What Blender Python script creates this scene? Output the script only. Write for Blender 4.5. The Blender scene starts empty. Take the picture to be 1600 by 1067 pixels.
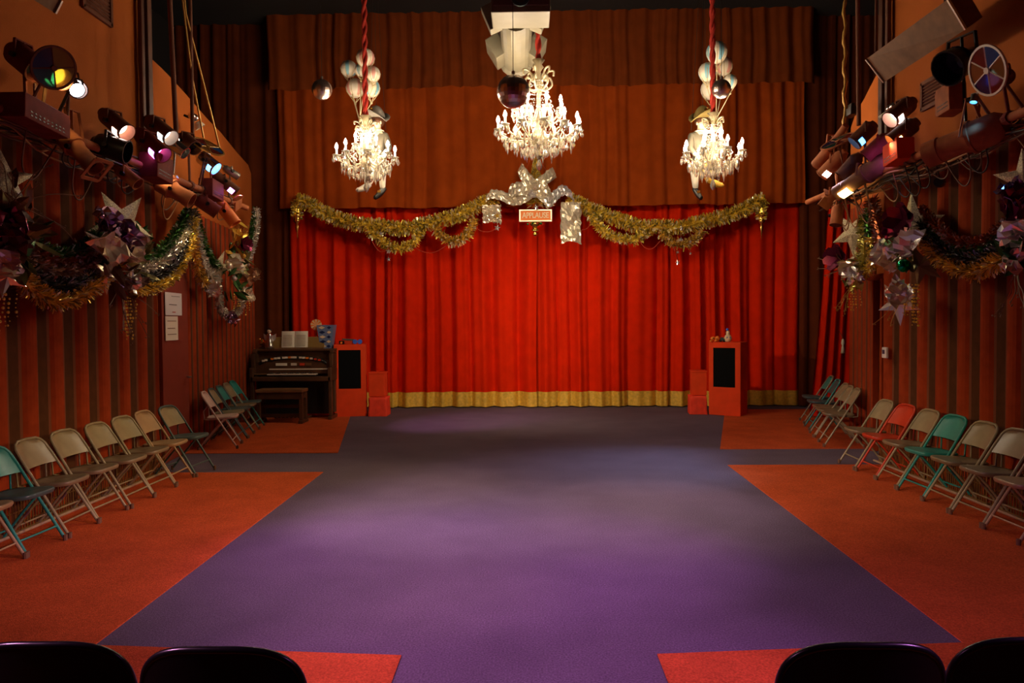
import bpy, math, random
from mathutils import Vector, Matrix, Euler
random.seed(7)
V = Vector
PI = math.pi
SC = bpy.context.scene
C = SC.collection

# ------------------------------------------------------------------ camera
F = 1170.0                      # focal length in pixels of the 1600x1067 frame
CAM = V((0, 0, 1.72))
R3 = (Matrix.Rotation(math.radians(1.08), 3, 'Z') @ Matrix.Rotation(PI/2 - math.radians(1.62), 3, 'X')
      @ Matrix.Rotation(math.radians(-0.42), 3, 'Z'))
cd = bpy.data.cameras.new('camera')
cd.sensor_width = 36.0; cd.lens = F/1600*36; cd.clip_start = 0.05; cd.clip_end = 200
co = bpy.data.objects.new('camera', cd); C.objects.link(co)
co.location = CAM; co.rotation_euler = R3.to_euler()
SC.camera = co

# ------------------------------------------------------------------ world, exposure
w = bpy.data.worlds.new('world'); SC.world = w; w.use_nodes = True
w.node_tree.nodes['Background'].inputs[0].default_value = (0.02, 0.012, 0.008, 1)
w.node_tree.nodes['Background'].inputs[1].default_value = 0.15
SC.view_settings.view_transform = 'Standard'
SC.view_settings.look = 'None'
SC.view_settings.gamma = 1.0
SC.view_settings.use_curve_mapping = False
SC.view_settings.exposure = 0.12

# ------------------------------------------------------------------ light table (the lamps themselves are built further down)
CHAND_C, CHAND_S = 165.0, 84.0
WARM = (1.0, 0.73, 0.45)

def spot(loc, target, color, power, deg, blend=0.8, radius=0.06, parent=None):
    l = bpy.data.lights.new('spot_beam', 'SPOT'); l.energy = power; l.color = color
    l.spot_size = math.radians(deg); l.spot_blend = blend; l.shadow_soft_size = radius
    o = bpy.data.objects.new('spot_beam', l); C.objects.link(o)
    o.location = loc
    o.rotation_euler = (V(target) - V(loc)).to_track_quat('-Z', 'Y').to_euler()
    if parent: o.parent = parent; o.matrix_parent_inverse = Matrix.Translation(-parent.location)
    return o

# ------------------------------------------------------------------ rays of the photograph
def ray(px, py):
    return R3 @ V(((px-800)/F, -(py-533.5)/F, -1))
def atY(px, py, Y): d = ray(px, py); return CAM + d*((Y-CAM.y)/d.y)
def atX(px, py, X): d = ray(px, py); return CAM + d*((X-CAM.x)/d.x)
def atZ(px, py, z=0): d = ray(px, py); return CAM + d*((z-CAM.z)/d.z)

# ------------------------------------------------------------------ materials
MATS = {}
def mat(name, col, rough=0.6, metal=0.0, noise=0.0, nscale=8.0, bump=0.0, bscale=60.0, emit=None, estr=0.0,
        trans=0.0, coat=0.0, sheen=0.0, alpha=1.0, spec=None, speck=0.0):
    if name in MATS: return MATS[name]
    m = bpy.data.materials.new(name); m.use_nodes = True
    nt = m.node_tree; b = nt.nodes['Principled BSDF']
    b.inputs['Base Color'].default_value = (*col, 1)
    b.inputs['Roughness'].default_value = rough
    b.inputs['Metallic'].default_value = metal
    b.inputs['Transmission Weight'].default_value = trans
    b.inputs['Coat Weight'].default_value = coat
    b.inputs['Sheen Weight'].default_value = sheen
    b.inputs['Alpha'].default_value = alpha
    if spec is not None: b.inputs['Specular IOR Level'].default_value = spec
    if emit:
        b.inputs['Emission Color'].default_value = (*emit, 1); b.inputs['Emission Strength'].default_value = estr
    if noise or bump:
        tc = nt.nodes.new('ShaderNodeTexCoord')
    if noise:
        n = nt.nodes.new('ShaderNodeTexNoise'); n.inputs['Scale'].default_value = nscale; n.inputs['Detail'].default_value = 6
        nt.links.new(tc.outputs['Object'], n.inputs['Vector'])
        r = nt.nodes.new('ShaderNodeValToRGB')
        r.color_ramp.elements[0].position = 0.3; r.color_ramp.elements[1].position = 0.7
        r.color_ramp.elements[0].color = (*[c*(1-noise) for c in col], 1)
        r.color_ramp.elements[1].color = (*[min(1, c*(1+noise)) for c in col], 1)
        nt.links.new(n.outputs['Fac'], r.inputs['Fac']); out = r.outputs['Color']
        if speck:           # fine pile speckle multiplied over the broad wear
            n3 = nt.nodes.new('ShaderNodeTexNoise'); n3.inputs['Scale'].default_value = 95; n3.inputs['Detail'].default_value = 3
            nt.links.new(tc.outputs['Object'], n3.inputs['Vector'])
            mr = nt.nodes.new('ShaderNodeMapRange'); mr.inputs[1].default_value = 0.3; mr.inputs[2].default_value = 0.7; mr.inputs[3].default_value = 1-speck; mr.inputs[4].default_value = 1+speck
            nt.links.new(n3.outputs['Fac'], mr.inputs[0])
            vm = nt.nodes.new('ShaderNodeVectorMath'); vm.operation = 'SCALE'; nt.links.new(out, vm.inputs[0]); nt.links.new(mr.outputs[0], vm.inputs['Scale']); out = vm.outputs[0]
        nt.links.new(out, b.inputs['Base Color'])
    if bump:
        n2 = nt.nodes.new('ShaderNodeTexNoise'); n2.inputs['Scale'].default_value = bscale; n2.inputs['Detail'].default_value = 4
        nt.links.new(tc.outputs['Object'], n2.inputs['Vector'])
        bp = nt.nodes.new('ShaderNodeBump'); bp.inputs['Strength'].default_value = bump; bp.inputs['Distance'].default_value = 0.01
        nt.links.new(n2.outputs['Fac'], bp.inputs['Height']); nt.links.new(bp.outputs['Normal'], b.inputs['Normal'])
    MATS[name] = m
    return m

M_blue = mat('blue_carpet', (0.138, 0.108, 0.146), 0.95, speck=0.35, noise=0.09, nscale=2.2, bump=0.6, bscale=220, spec=0.05)
M_red = mat('red_carpet', (0.54, 0.095, 0.026), 0.95, speck=0.3, noise=0.12, nscale=3.0, bump=0.6, bscale=220, spec=0.05)
M_plaster = mat('orange_plaster', (0.41, 0.107, 0.020), 0.9, noise=0.10, nscale=1.5, bump=0.3, bscale=90, spec=0.1)
M_dark = mat('black_ceiling', (0.012, 0.009, 0.008), 0.95)
M_trim = mat('dark_brown_wood', (0.10, 0.035, 0.014), 0.6, noise=0.3, nscale=6)
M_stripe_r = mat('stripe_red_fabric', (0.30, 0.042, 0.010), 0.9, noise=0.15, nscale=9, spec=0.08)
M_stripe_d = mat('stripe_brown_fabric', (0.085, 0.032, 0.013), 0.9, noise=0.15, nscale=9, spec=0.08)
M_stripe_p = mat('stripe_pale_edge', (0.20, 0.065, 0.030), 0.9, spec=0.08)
M_curtain = mat('red_velvet', (0.68, 0.020, 0.002), 0.95, noise=0.10, nscale=4, spec=0.05)
M_valance = mat('rust_brown_velvet', (0.36, 0.058, 0.006), 0.95, noise=0.12, nscale=4, spec=0.05)
M_border = mat('shaded_rust_velvet', (0.19, 0.038, 0.007), 0.9, noise=0.12, nscale=4, spec=0.05)  # valance velvet with the overhead shade put into its colour
M_leg = mat('dark_brown_velvet', (0.12, 0.024, 0.007), 0.95, noise=0.15, nscale=4, spec=0.05)
M_gold_cloth = mat('gold_hem_cloth', (0.72, 0.42, 0.045), 0.6, noise=0.2, nscale=20)
M_door = mat('dull_red_door', (0.22, 0.030, 0.012), 0.6, noise=0.1, nscale=5)
M_putty = mat('putty_paint', (0.27, 0.235, 0.128), 0.30, noise=0.18, nscale=7)
M_puttyd = mat('worn_putty_paint', (0.20, 0.155, 0.085), 0.35, noise=0.25, nscale=9)
M_teal = mat('teal_paint', (0.02, 0.26, 0.22), 0.32, noise=0.15, nscale=7)
M_dteal = mat('dark_teal_paint', (0.06, 0.11, 0.105), 0.35, noise=0.15, nscale=7)
M_redp = mat('red_chair_paint', (0.50, 0.045, 0.015), 0.32, noise=0.12, nscale=7)
M_pink = mat('pinkish_white_paint', (0.62, 0.46, 0.38), 0.35, noise=0.1, nscale=7)
M_tan = mat('tan_paint', (0.36, 0.24, 0.12), 0.35, noise=0.15, nscale=7)
M_rubber = mat('brown_rubber', (0.16, 0.08, 0.04), 0.8)
M_blackp = mat('black_gloss_plastic', (0.006, 0.006, 0.007), 0.28)
M_steel = mat('steel', (0.45, 0.42, 0.38), 0.35, metal=1.0)
M_terra = mat('terracotta_paint', (0.42, 0.135, 0.050), 0.75, spec=0.15, noise=0.2, nscale=10)
M_maroon = mat('maroon_paint', (0.19, 0.032, 0.022), 0.75, spec=0.15, noise=0.2, nscale=10)
M_brownp = mat('brown_paint', (0.17, 0.065, 0.035), 0.75, spec=0.15, noise=0.2, nscale=10)
M_blackm = mat('black_metal', (0.012, 0.010, 0.009), 0.35, metal=0.4)
M_cable = mat('brown_cable', (0.15, 0.065, 0.028), 0.6)
M_cable2 = mat('ochre_cable', (0.42, 0.20, 0.07), 0.55)
M_cable3 = mat('black_cable', (0.02, 0.014, 0.010), 0.5)
M_chrome = mat('chrome', (0.8, 0.8, 0.78), 0.18, metal=1.0)
M_inner = mat('lamp_inside', (0.55, 0.5, 0.42), 0.4, metal=0.6)
M_gold = mat('gold_foil', (0.95, 0.62, 0.14), 0.22, metal=1.0)
M_goldt = mat('gold_tinsel', (0.95, 0.72, 0.10), 0.28, metal=0.5)
M_goldd = mat('old_gold_tinsel', (0.85, 0.54, 0.08), 0.30, metal=0.5)
M_silvert = mat('silver_tinsel', (0.80, 0.76, 0.62), 0.25, metal=0.6)
M_darkt = mat('gunmetal_tinsel', (0.16, 0.17, 0.16), 0.25, metal=0.9)
M_greent = mat('green_tinsel', (0.06, 0.22, 0.03), 0.35, metal=0.7)
M_rustt = mat('rust_tinsel', (0.40, 0.10, 0.03), 0.35, metal=0.7)
M_bronzet = mat('bronze_tinsel', (0.45, 0.26, 0.15), 0.3, metal=0.85)
M_limet = mat('lime_tinsel', (0.60, 0.55, 0.10), 0.3, metal=0.5)
M_coret = mat('tinsel_core', (0.16, 0.10, 0.025), 0.6)
M_cored = mat('dark_tinsel_core', (0.04, 0.035, 0.03), 0.6)
M_foil = mat('champagne_foil', (0.90, 0.80, 0.58), 0.25, metal=0.6)
M_foils = mat('silver_foil', (0.86, 0.83, 0.78), 0.18, metal=0.7)
M_foilp = mat('violet_foil', (0.42, 0.28, 0.40), 0.20, metal=0.95)
M_foilm = mat('plum_foil', (0.22, 0.03, 0.07), 0.25, metal=0.8)
M_glitter = mat('champagne_glitter', (0.72, 0.62, 0.40), 0.35, metal=0.75, noise=0.55, nscale=90, bump=1.0, bscale=160)
M_leaf = mat('olive_foil_leaf', (0.20, 0.17, 0.05), 0.35, metal=0.5)
M_leafg = mat('green_leaf', (0.04, 0.14, 0.03), 0.4, metal=0.3)
M_balg = mat('green_bauble', (0.0, 0.35, 0.12), 0.12, metal=0.9)
M_twig = mat('brown_twig', (0.20, 0.10, 0.04), 0.6)
M_crystal = mat('crystal', (1.0, 0.95, 0.82), 0.05, trans=0.75)
M_brass = mat('cream_brass', (0.88, 0.76, 0.50), 0.3, metal=0.5)
M_ivory = mat('ivory_gilt', (0.46, 0.38, 0.23), 0.4, metal=0.3)
M_candle = mat('candle_sleeve', (0.95, 0.90, 0.78), 0.5, emit=(1, .86, .62), estr=0.6)
M_bulb = mat('lit_bulb', (1, 1, 1), 0.3, emit=(1.0, 0.97, 0.93), estr=62)
M_rope = mat('red_velvet_rope', (0.40, 0.020, 0.008), 0.8)
M_ropeb = mat('brown_rope', (0.15, 0.05, 0.02), 0.85)
M_ropeg = mat('gold_rope', (0.50, 0.28, 0.06), 0.45, metal=0.5)
M_mirror = mat('mirror_tiles', (0.75, 0.62, 0.55), 0.28, metal=1.0)
M_ductw = mat('cream_duct_paint', (0.20, 0.18, 0.12), 0.5, noise=0.08, nscale=5)
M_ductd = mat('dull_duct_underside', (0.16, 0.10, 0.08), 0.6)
M_ductm = mat('galvanised_sheet', (0.20, 0.10, 0.045), 0.7, spec=0.2, metal=0.2, noise=0.25, nscale=7)
M_wood = mat('walnut', (0.085, 0.036, 0.015), 0.4, noise=0.35, nscale=5)
M_woodl = mat('walnut_mid', (0.20, 0.095, 0.035), 0.45, noise=0.3, nscale=5)
M_ochre = mat('ochre_cloth', (0.26, 0.15, 0.035), 0.8)
M_key = mat('ivory_keys', (0.72, 0.60, 0.48), 0.35)
M_keyb = mat('black_keys', (0.01, 0.01, 0.01), 0.3)
M_paper = mat('paper', (0.78, 0.72, 0.58), 0.8)
M_white = mat('white_paper', (0.72, 0.70, 0.68), 0.8)
M_ink = mat('grey_ink', (0.10, 0.09, 0.09), 0.8)
M_redbox = mat('bright_red_paint', (0.80, 0.060, 0.012), 0.8, spec=0.15, noise=0.08, nscale=6)
M_redcloth = mat('bright_red_cloth', (0.85, 0.045, 0.012), 0.8, noise=0.1, nscale=10, bump=0.6, bscale=18)
M_grille = mat('black_grille_cloth', (0.004, 0.004, 0.004), 0.9, spec=0.1)
M_orange = mat('orange_paint', (0.90, 0.22, 0.02), 0.5)
M_letter = mat('cream_letters', (0.95, 0.75, 0.45), 0.6)
M_face = mat('painted_face', (0.85, 0.68, 0.46), 0.5)
M_cloth_g = mat('grey_tan_cloth', (0.15, 0.13, 0.09), 0.8, noise=0.1, nscale=20)
M_hat_g = mat('grey_felt', (0.22, 0.20, 0.17), 0.8)
M_hat_o = mat('olive_felt', (0.22, 0.16, 0.04), 0.8)
M_stock = mat('cream_stocking', (0.82, 0.76, 0.60), 0.6)
M_shoe = mat('black_leather', (0.012, 0.012, 0.010), 0.35)
M_bw = mat('cream_balloon', (0.78, 0.72, 0.58), 0.45)
M_bp = mat('pink_balloon_stripe', (0.75, 0.36, 0.30), 0.45)
M_bb = mat('blue_balloon_stripe', (0.22, 0.50, 0.62), 0.45)
M_net = mat('balloon_netting', (0.62, 0.50, 0.26), 0.6)
M_wire = mat('red_wire', (0.55, 0.05, 0.015), 0.5)
M_cage = mat('ochre_wire_cage', (0.24, 0.14, 0.035), 0.5, metal=0.4)
M_rail = mat('pale_metal_rail', (0.50, 0.40, 0.26), 0.45, metal=0.4)
M_bluepat = mat('blue_grey_ceramic', (0.16, 0.22, 0.38), 0.4)
M_navy = mat('navy_glaze', (0.01, 0.025, 0.10), 0.35)
M_cream = mat('cream_glaze', (0.80, 0.60, 0.36), 0.45)
M_bluegl = mat('bright_blue_plastic', (0.05, 0.16, 0.75), 0.3)

def glow(name, col, s): return mat(name, (0.9, 0.9, 0.9), 0.4, emit=col, estr=s)
G_warm = glow('glow_warm', (1.0, 0.75, 0.42), 18)
G_white = glow('glow_white', (0.92, 0.95, 1.0), 24)
G_cyan = glow('glow_cyan', (0.55, 0.88, 1.0), 18)
G_blue = glow('glow_blue', (0.06, 0.32, 1.0), 9)
G_violet = glow('glow_violet', (0.55, 0.20, 1.0), 14)
G_yellow = glow('glow_yellow', (1.0, 0.85, 0.25), 18)
G_red = glow('glow_pink', (1.0, 0.72, 0.6), 16)
M_lens = mat('dark_lens', (0.02, 0.02, 0.03), 0.08, coat=0.5)
def gel(name, col): return mat(name, col, 0.15, trans=0.5, coat=0.3)
GELS = [gel('amber_gel', (0.35, 0.16, 0.04)), gel('dark_blue_gel', (0.01, 0.03, 0.12)), gel('red_gel', (0.22, 0.02, 0.015)),
        gel('teal_gel', (0.01, 0.10, 0.08)), gel('olive_gel', (0.28, 0.20, 0.03)), gel('blue_gel', (0.02, 0.10, 0.38))]

# ------------------------------------------------------------------ mesh helpers
def frame(d, up=V((0, 0, 1))):
    d = V(d).normalized()
    a = up.cross(d)
    if a.length < 1e-4: a = V((1, 0, 0)).cross(d)
    a.normalize(); b = d.cross(a)
    return Matrix((a, b, d)).transposed()      # columns: side, up-ish, direction

class MB:
    def __init__(s): s.v = []; s.f = []; s.m = []
    def face(s, pts, mi=0):
        n = len(s.v); s.v += [V(p) for p in pts]; s.f.append(tuple(range(n, n+len(pts)))); s.m.append(mi)
    def grid(s, rows, mi=0, closed=False):
        n = len(s.v); w_ = len(rows[0])
        for r in rows: s.v += [V(p) for p in r]
        for i in range(len(rows)-1):
            for j in range(w_ if closed else w_-1):
                k = (j+1) % w_
                s.f.append((n+i*w_+j, n+i*w_+k, n+(i+1)*w_+k, n+(i+1)*w_+j))
                s.m.append(mi(i, j) if callable(mi) else mi)
    def box(s, c, size, rot=None, mi=0):
        c = V(c); h = V(size)/2; n = len(s.v)
        for x, y, z in ((-1,-1,-1),(1,-1,-1),(1,1,-1),(-1,1,-1),(-1,-1,1),(1,-1,1),(1,1,1),(-1,1,1)):
            p = V((x*h.x, y*h.y, z*h.z))
            if rot is not None: p = rot @ p
            s.v.append(c+p)
        for q in ((3,2,1,0),(4,5,6,7),(0,1,5,4),(1,2,6,5),(2,3,7,6),(3,0,4,7)):
            s.f.append(tuple(n+i for i in q)); s.m.append(mi)
    def bar(s, a, b, w_, h_, mi=0):
        a = V(a); b = V(b); R = frame(b-a)
        s.box((a+b)/2, (w_, h_, (b-a).length), R, mi)
    def tube(s, path, r, n=8, mi=0, cap=True):
        path = [V(p) for p in path]; L = len(path)
        if not hasattr(r, '__len__'): r = [r]*L
        t0 = (path[1]-path[0]).normalized(); R = frame(t0); a = R.col[0].copy()
        rows = []
        for i, p in enumerate(path):
            t = (path[min(i+1, L-1)]-path[max(i-1, 0)]).normalized()
            a = (a - t*a.dot(t))
            if a.length < 1e-6: a = frame(t).col[0].copy()
            a.normalize(); b = t.cross(a)
            rows.append([p+(a*math.cos(2*PI*k/n)+b*math.sin(2*PI*k/n))*r[i] for k in range(n)])
        s.grid(rows, mi, True)
        if cap: s.face(rows[0][::-1], mi); s.face(rows[-1], mi)
    def lathe(s, prof, n=16, M=None, mi=0, o=V((0,0,0))):
        M = M or Matrix.Identity(3); o = V(o)
        rows = [[o+M @ V((r*math.cos(2*PI*k/n), r*math.sin(2*PI*k/n), z)) for k in range(n)] for r, z in prof]
        s.grid(rows, mi, True)
    def disc(s, c, r, M, n=16, mi=0):
        c = V(c); s.face([c+M @ V((r*math.cos(2*PI*k/n), r*math.sin(2*PI*k/n), 0)) for k in range(n)], mi)
    def ball(s, c, r, n=10, mi=0, sc=(1,1,1)):
        m_ = max(4, n//2+1)
        prof = [(max(1e-4, math.sin(PI*i/m_)), -math.cos(PI*i/m_)) for i in range(m_+1)]
        c = V(c)
        rows = [[c+V((q*math.cos(2*PI*k/n)*r*sc[0], q*math.sin(2*PI*k/n)*r*sc[1], z*r*sc[2])) for k in range(n)] for q, z in prof]
        s.grid(rows, mi, True)
    def prism(s, outline, z0, z1, M=None, o=(0,0,0), mi=0):
        M = M or Matrix.Identity(3); o = V(o)
        a = [o+M @ V((x, y, z0)) for x, y in outline]; b = [o+M @ V((x, y, z1)) for x, y in outline]
        s.face(a[::-1], mi); s.face(b, mi); s.grid([a, b], mi, True)
    def mesh(s, name, mats, smooth=False):
        me = bpy.data.meshes.new(name); me.from_pydata([tuple(p) for p in s.v], [], s.f); me.validate(); me.update()
        if not isinstance(mats, (list, tuple)): mats = [mats]
        for m in mats: me.materials.append(m)
        if len(mats) > 1 and len(me.polygons) == len(s.m): me.polygons.foreach_set('material_index', s.m)
        if smooth:
            me.polygons.foreach_set('use_smooth', [True]*len(me.polygons))
        return me
    def build(s, name, mats, parent=None, smooth=False, bevel=0, origin=None, angle=None):
        """one mesh object; vertices are world coordinates unless a parent at some location is given"""
        off = V(origin) if origin is not None else (parent_loc(parent) if parent else V((0,0,0)))
        if off.length: s.v = [p-off for p in s.v]
        me = s.mesh(name, mats, smooth)
        o = bpy.data.objects.new(name, me); C.objects.link(o)
        if origin is not None and parent is None: o.location = off
        if parent: o.parent = parent
        if smooth and angle: me.set_sharp_from_angle(angle=math.radians(angle))
        if bevel:
            b = o.modifiers.new('bevel', 'BEVEL'); b.width = bevel; b.segments = 2; b.limit_method = 'ANGLE'
        return o
def parent_loc(p):
    l = V((0,0,0))
    while p is not None:
        l += p.location; p = p.parent
    return l
def tag(o, label=None, cat=None, group=None, kind=None):
    if label: o['label'] = label
    if cat: o['category'] = cat
    if group: o['group'] = group
    if kind: o['kind'] = kind
    return o
def thing(name, loc, label, cat, group=None):
    o = bpy.data.objects.new(name, None); C.objects.link(o); o.location = loc; o.empty_display_size = 0.1
    return tag(o, label, cat, group)
def copy_tree(o, parent=None):
    c = o.copy(); C.objects.link(c)
    if parent: c.parent = parent
    for ch in list(o.children): copy_tree(ch, c)
    return c
def spline(pts, n=8):
    """Catmull-Rom through the points"""
    pts = [V(p) for p in pts]; P = [pts[0]*2-pts[1]] + pts + [pts[-1]*2-pts[-2]]; out = []
    for i in range(1, len(P)-2):
        for k in range(n):
            t = k/n
            a, b, c, d = P[i-1:i+3]
            out.append(0.5*((2*b)+(c-a)*t+(2*a-5*b+4*c-d)*t*t+(3*b-a-3*c+d)*t**3))
    out.append(pts[-1]); return out
def rnd(a, b): return random.uniform(a, b)
def rdir():
    while True:
        v = V((rnd(-1,1), rnd(-1,1), rnd(-1,1)))
        if 0.1 < v.length < 1: return v.normalized()

# ================================================================== ROOM
XW = 4.4
def flat(name, pts, m, kind='structure'):
    b = MB(); b.face(pts); return tag(b.build(name, m), kind=kind)
# floor
b = MB(); b.box((0.1, 6, -0.05), (16, 19.4, 0.1))
floor = tag(b.build('floor', M_blue), kind='structure')
XI, XO = 2.29, 0.64
ZF, ZS0, ZS1, ZB = 3.92, 8.63, 9.82, 14.2
def panel(outline, lab):
    b = MB(); b.prism(outline, 0.0, 0.006); o = b.build('carpet_panel', M_red); o.parent = floor
    o['label'] = lab; return o
def fz(x, y): q = atZ(x, y); return (q.x, q.y)
panel([(-XO, -3), fz(627, 1025), fz(147, 1009), fz(505, 738), (-XW, fz(505, 738)[1]), (-XW, -3)], 'red carpet on the near left')
panel([(XW, -3), (XW, fz(1137, 727)[1]), fz(1137, 727), fz(1505, 1005), fz(1027, 1023), (XO+.02, -3)], 'red carpet on the near right')
panel([(-5.4, fz(528, 708)[1]), fz(528, 708), (-3.22, 13.6), (-3.22, ZB), (-5.4, ZB)], 'red carpet at the organ')
panel([fz(1125, 702), (5.9, fz(1125, 702)[1]), (5.9, ZB), (3.60, ZB), (3.56, 13.5)], 'red carpet at the right speaker')
# ceiling and walls
b = MB(); b.box((0.1, 6, 7.61), (16, 19.4, 0.22)); tag(b.build('ceiling', M_dark), kind='structure')
b = MB(); b.box((0.1, 15.6, 3.8), (16, 0.1, 7.8)); tag(b.build('wall_back', M_dark), kind='structure')
b = MB(); b.box((0.1, -3.05, 3.8), (16, 0.1, 7.8)); tag(b.build('wall_rear', M_leg), kind='structure')
YL, YR = 8.60, 9.20
b = MB(); b.box((-XW-0.1, (YL-3)/2, 3.85), (0.2, YL+3, 7.7)); tag(b.build('wall_left', M_plaster), kind='structure')
b = MB(); b.box((XW+0.1, (YR-3)/2, 3.85), (0.2, YR+3, 7.7)); tag(b.build('wall_right', M_plaster), kind='structure')
# trims at the wall ends
for i, (sx, y) in enumerate(((-1, YL), (1, YR))):
    b = MB(); b.box((sx*(XW-0.02), y+0.03, 5.55), (0.16, 0.10, 4.28)); b.box((sx*(XW-0.06), y-0.09, 5.55), (0.05, 0.06, 4.28))
    tag(b.build('trim_%d' % (i+1), M_trim, bevel=0.008), kind='structure')
# outer side walls of the stage, behind the wing walls
for sx, nm in ((-1, 'wall_stage_left'), (1, 'wall_stage_right')):
    b = MB(); b.box((sx*6.9, 12.0, 3.85), (0.1, 7.4, 7.7)); tag(b.build(nm, M_dark), kind='structure')
    b = MB(); b.box((sx*5.75, (YL if sx < 0 else YR)+0.05, 3.85), (2.3, 0.1, 7.7)); tag(b.build(nm+'_return', M_dark), kind='structure')
# wing walls with the sloping, curved top
WL0, WL1 = V((-4.42, YL+0.1, 0)), V((-5.05, 13.8, 0))
WR0, WR1 = V((4.42, YR+0.08, 0)), V((4.80, 11.2, 0))
def onwing(px, py, side):
    p0, p1 = (WL0, WL1) if side < 0 else (WR0, WR1)
    n = (p1-p0).cross(V((0,0,1))); d = ray(px, py); t = (p0-CAM).dot(n)/d.dot(n); return CAM+d*t
def wing(name, p0, p1, tops, side, holes=None):
    d = (p1-p0); L = d.length; d.normalize(); n = V((0,0,1)).cross(d)*(1 if side < 0 else -1)
    out = V((side*0.1, 0, 0)); b = MB()
    ss = [0]+[t[0] for t in tops]+[L]
    zs = [tops[0][1]+0.06]+[t[1] for t in tops]+[tops[-1][1]-0.12]
    h0, h1, hz = holes if holes else (-9, -8, 0)
    front = []
    cuts = sorted(set(ss+([h0, h1] if holes else [])))
    def ztop(s_):
        for i in range(len(ss)-1):
            if ss[i] <= s_ <= ss[i+1]: t = (s_-ss[i])/max(1e-6, ss[i+1]-ss[i]); return zs[i]+(zs[i+1]-zs[i])*t
        return zs[-1]
    for a, c in zip(cuts[:-1], cuts[1:]):
        zb = hz if holes and a >= h0-1e-6 and c <= h1+1e-6 else 0
        A, B = p0+d*a, p0+d*c
        za, zc = V((0,0,ztop(a))), V((0,0,ztop(c))); zb = V((0,0,zb))
        b.face([A+zb, B+zb, B+zc, A+za]); b.face([A+zb+out, A+za+out, B+zc+out, B+zb+out])
        b.face([A+za, B+zc, B+zc+out, A+za+out]); b.face([A+zb, A+zb+out, B+zb+out, B+zb])
    zt = V((0,0,ztop(L))); b.face([p1, p1+out, p1+out+zt, p1+zt])
    if holes:
        for h in (h0, h1): A = p0+d*h; b.face([A, A+out, A+out+V((0,0,hz)), A+V((0,0,hz))])
    return tag(b.build(name, M_plaster), kind='structure')
def wtops(pxs, side):
    p0 = WL0 if side < 0 else WR0; r = []
    for x, y in pxs:
        q = onwing(x, y, side); r.append(((V((q.x, q.y, 0))-p0).length, q.z))
    return r
wing('wall_left_wing', WL0, WL1, wtops([(224, 83), (238, 93), (252, 106), (275, 130), (300, 158), (325, 187), (345, 207), (370, 238), (388, 258)], -1), -1)
wing('wall_right_wing', WR0, WR1, wtops([(1372, 112), (1360, 135), (1350, 155), (1342, 168), (1336, 180)], 1), 1, (0.04, 0.42, 2.2))

# striped pleated drapes on the side walls
def striped(name, p0, p1, z0, z1, period, ridge, depth, inward, label, phase=0.0, group=None):
    d = p1-p0; L = d.length; d.normalize(); b = MB(); rows_s = []
    s = -phase*period; cols = []           # (s, offset, material)
    while s < L:
        e = ridge*period
        for k in range(7):
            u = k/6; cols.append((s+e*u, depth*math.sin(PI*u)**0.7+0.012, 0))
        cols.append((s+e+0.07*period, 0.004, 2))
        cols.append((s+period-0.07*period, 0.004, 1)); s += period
    cols = [c for c in cols if -0.001 <= c[0] <= L]
    for z in (z0, z0+(z1-z0)*.33, z0+(z1-z0)*.66, z1):
        rows_s.append([p0+d*c[0]+inward*(c[1]*(1+0.12*math.sin(c[0]*9+z)))+V((0,0,z)) for c in cols])
    ms = [c[2] for c in cols]
    def mi(i, j):
        a, c = ms[j], ms[j+1] if j+1 < len(ms) else 0
        if a == 0 and c == 0: return 0
        if a == 2 and c == 1: return 1
        return 2
    b.grid(rows_s, mi)
    o = b.build(name, [M_stripe_r, M_stripe_d, M_stripe_p], smooth=False, origin=p0)
    return tag(o, label, 'curtain', group)
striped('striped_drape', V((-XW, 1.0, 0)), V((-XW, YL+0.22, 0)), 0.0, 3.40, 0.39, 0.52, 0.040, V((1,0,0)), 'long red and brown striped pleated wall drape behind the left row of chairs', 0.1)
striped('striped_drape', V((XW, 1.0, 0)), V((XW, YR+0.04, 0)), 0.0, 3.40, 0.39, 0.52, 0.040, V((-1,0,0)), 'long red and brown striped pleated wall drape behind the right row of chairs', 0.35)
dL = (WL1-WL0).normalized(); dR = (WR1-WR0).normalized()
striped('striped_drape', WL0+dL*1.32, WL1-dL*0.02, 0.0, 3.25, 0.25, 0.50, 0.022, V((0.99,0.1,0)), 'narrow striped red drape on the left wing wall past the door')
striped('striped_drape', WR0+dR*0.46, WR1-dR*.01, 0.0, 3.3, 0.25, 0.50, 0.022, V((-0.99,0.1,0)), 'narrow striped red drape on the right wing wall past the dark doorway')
# door on the left
b = MB(); a0, a1 = WL0+dL*0.30, WL0+dL*1.26; inn = V((0.995, 0.1, 0))
R = frame(V((0,0,1)), inn)
b.box((a0+a1)/2+inn*0.02+V((0,0,1.25)), ((a1-a0).length, 0.05, 2.5), Matrix((dL, inn, V((0,0,1)))).transposed())
dr = tag(b.build('door_1', M_door, bevel=0.006, origin=(a0+a1)/2), kind='structure')
b = MB(); b.tube([a1-dL*0.1+inn*0.05+V((0,0,1.0)), a1-dL*0.1+inn*0.10+V((0,0,1.0)), a1-dL*0.2+inn*0.10+V((0,0,1.0))], 0.012); b.build('door_handle', M_steel, dr, smooth=True)
# dark doorway on the right: jambs and lintel
b = MB(); a0, a1 = WR0+dR*0.02, WR0+dR*0.44; nn = V((-1,0,0))
for a in (a0, a1): b.box(a+nn*0.02+V((0,0,1.1)), (0.08, 0.05, 2.2))
b.box((a0+a1)/2+nn*0.02+V((0,0,2.23)), (0.10, 0.48, 0.07))
tag(b.build('door_2', M_stripe_r, bevel=0.005), kind='structure')

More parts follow.
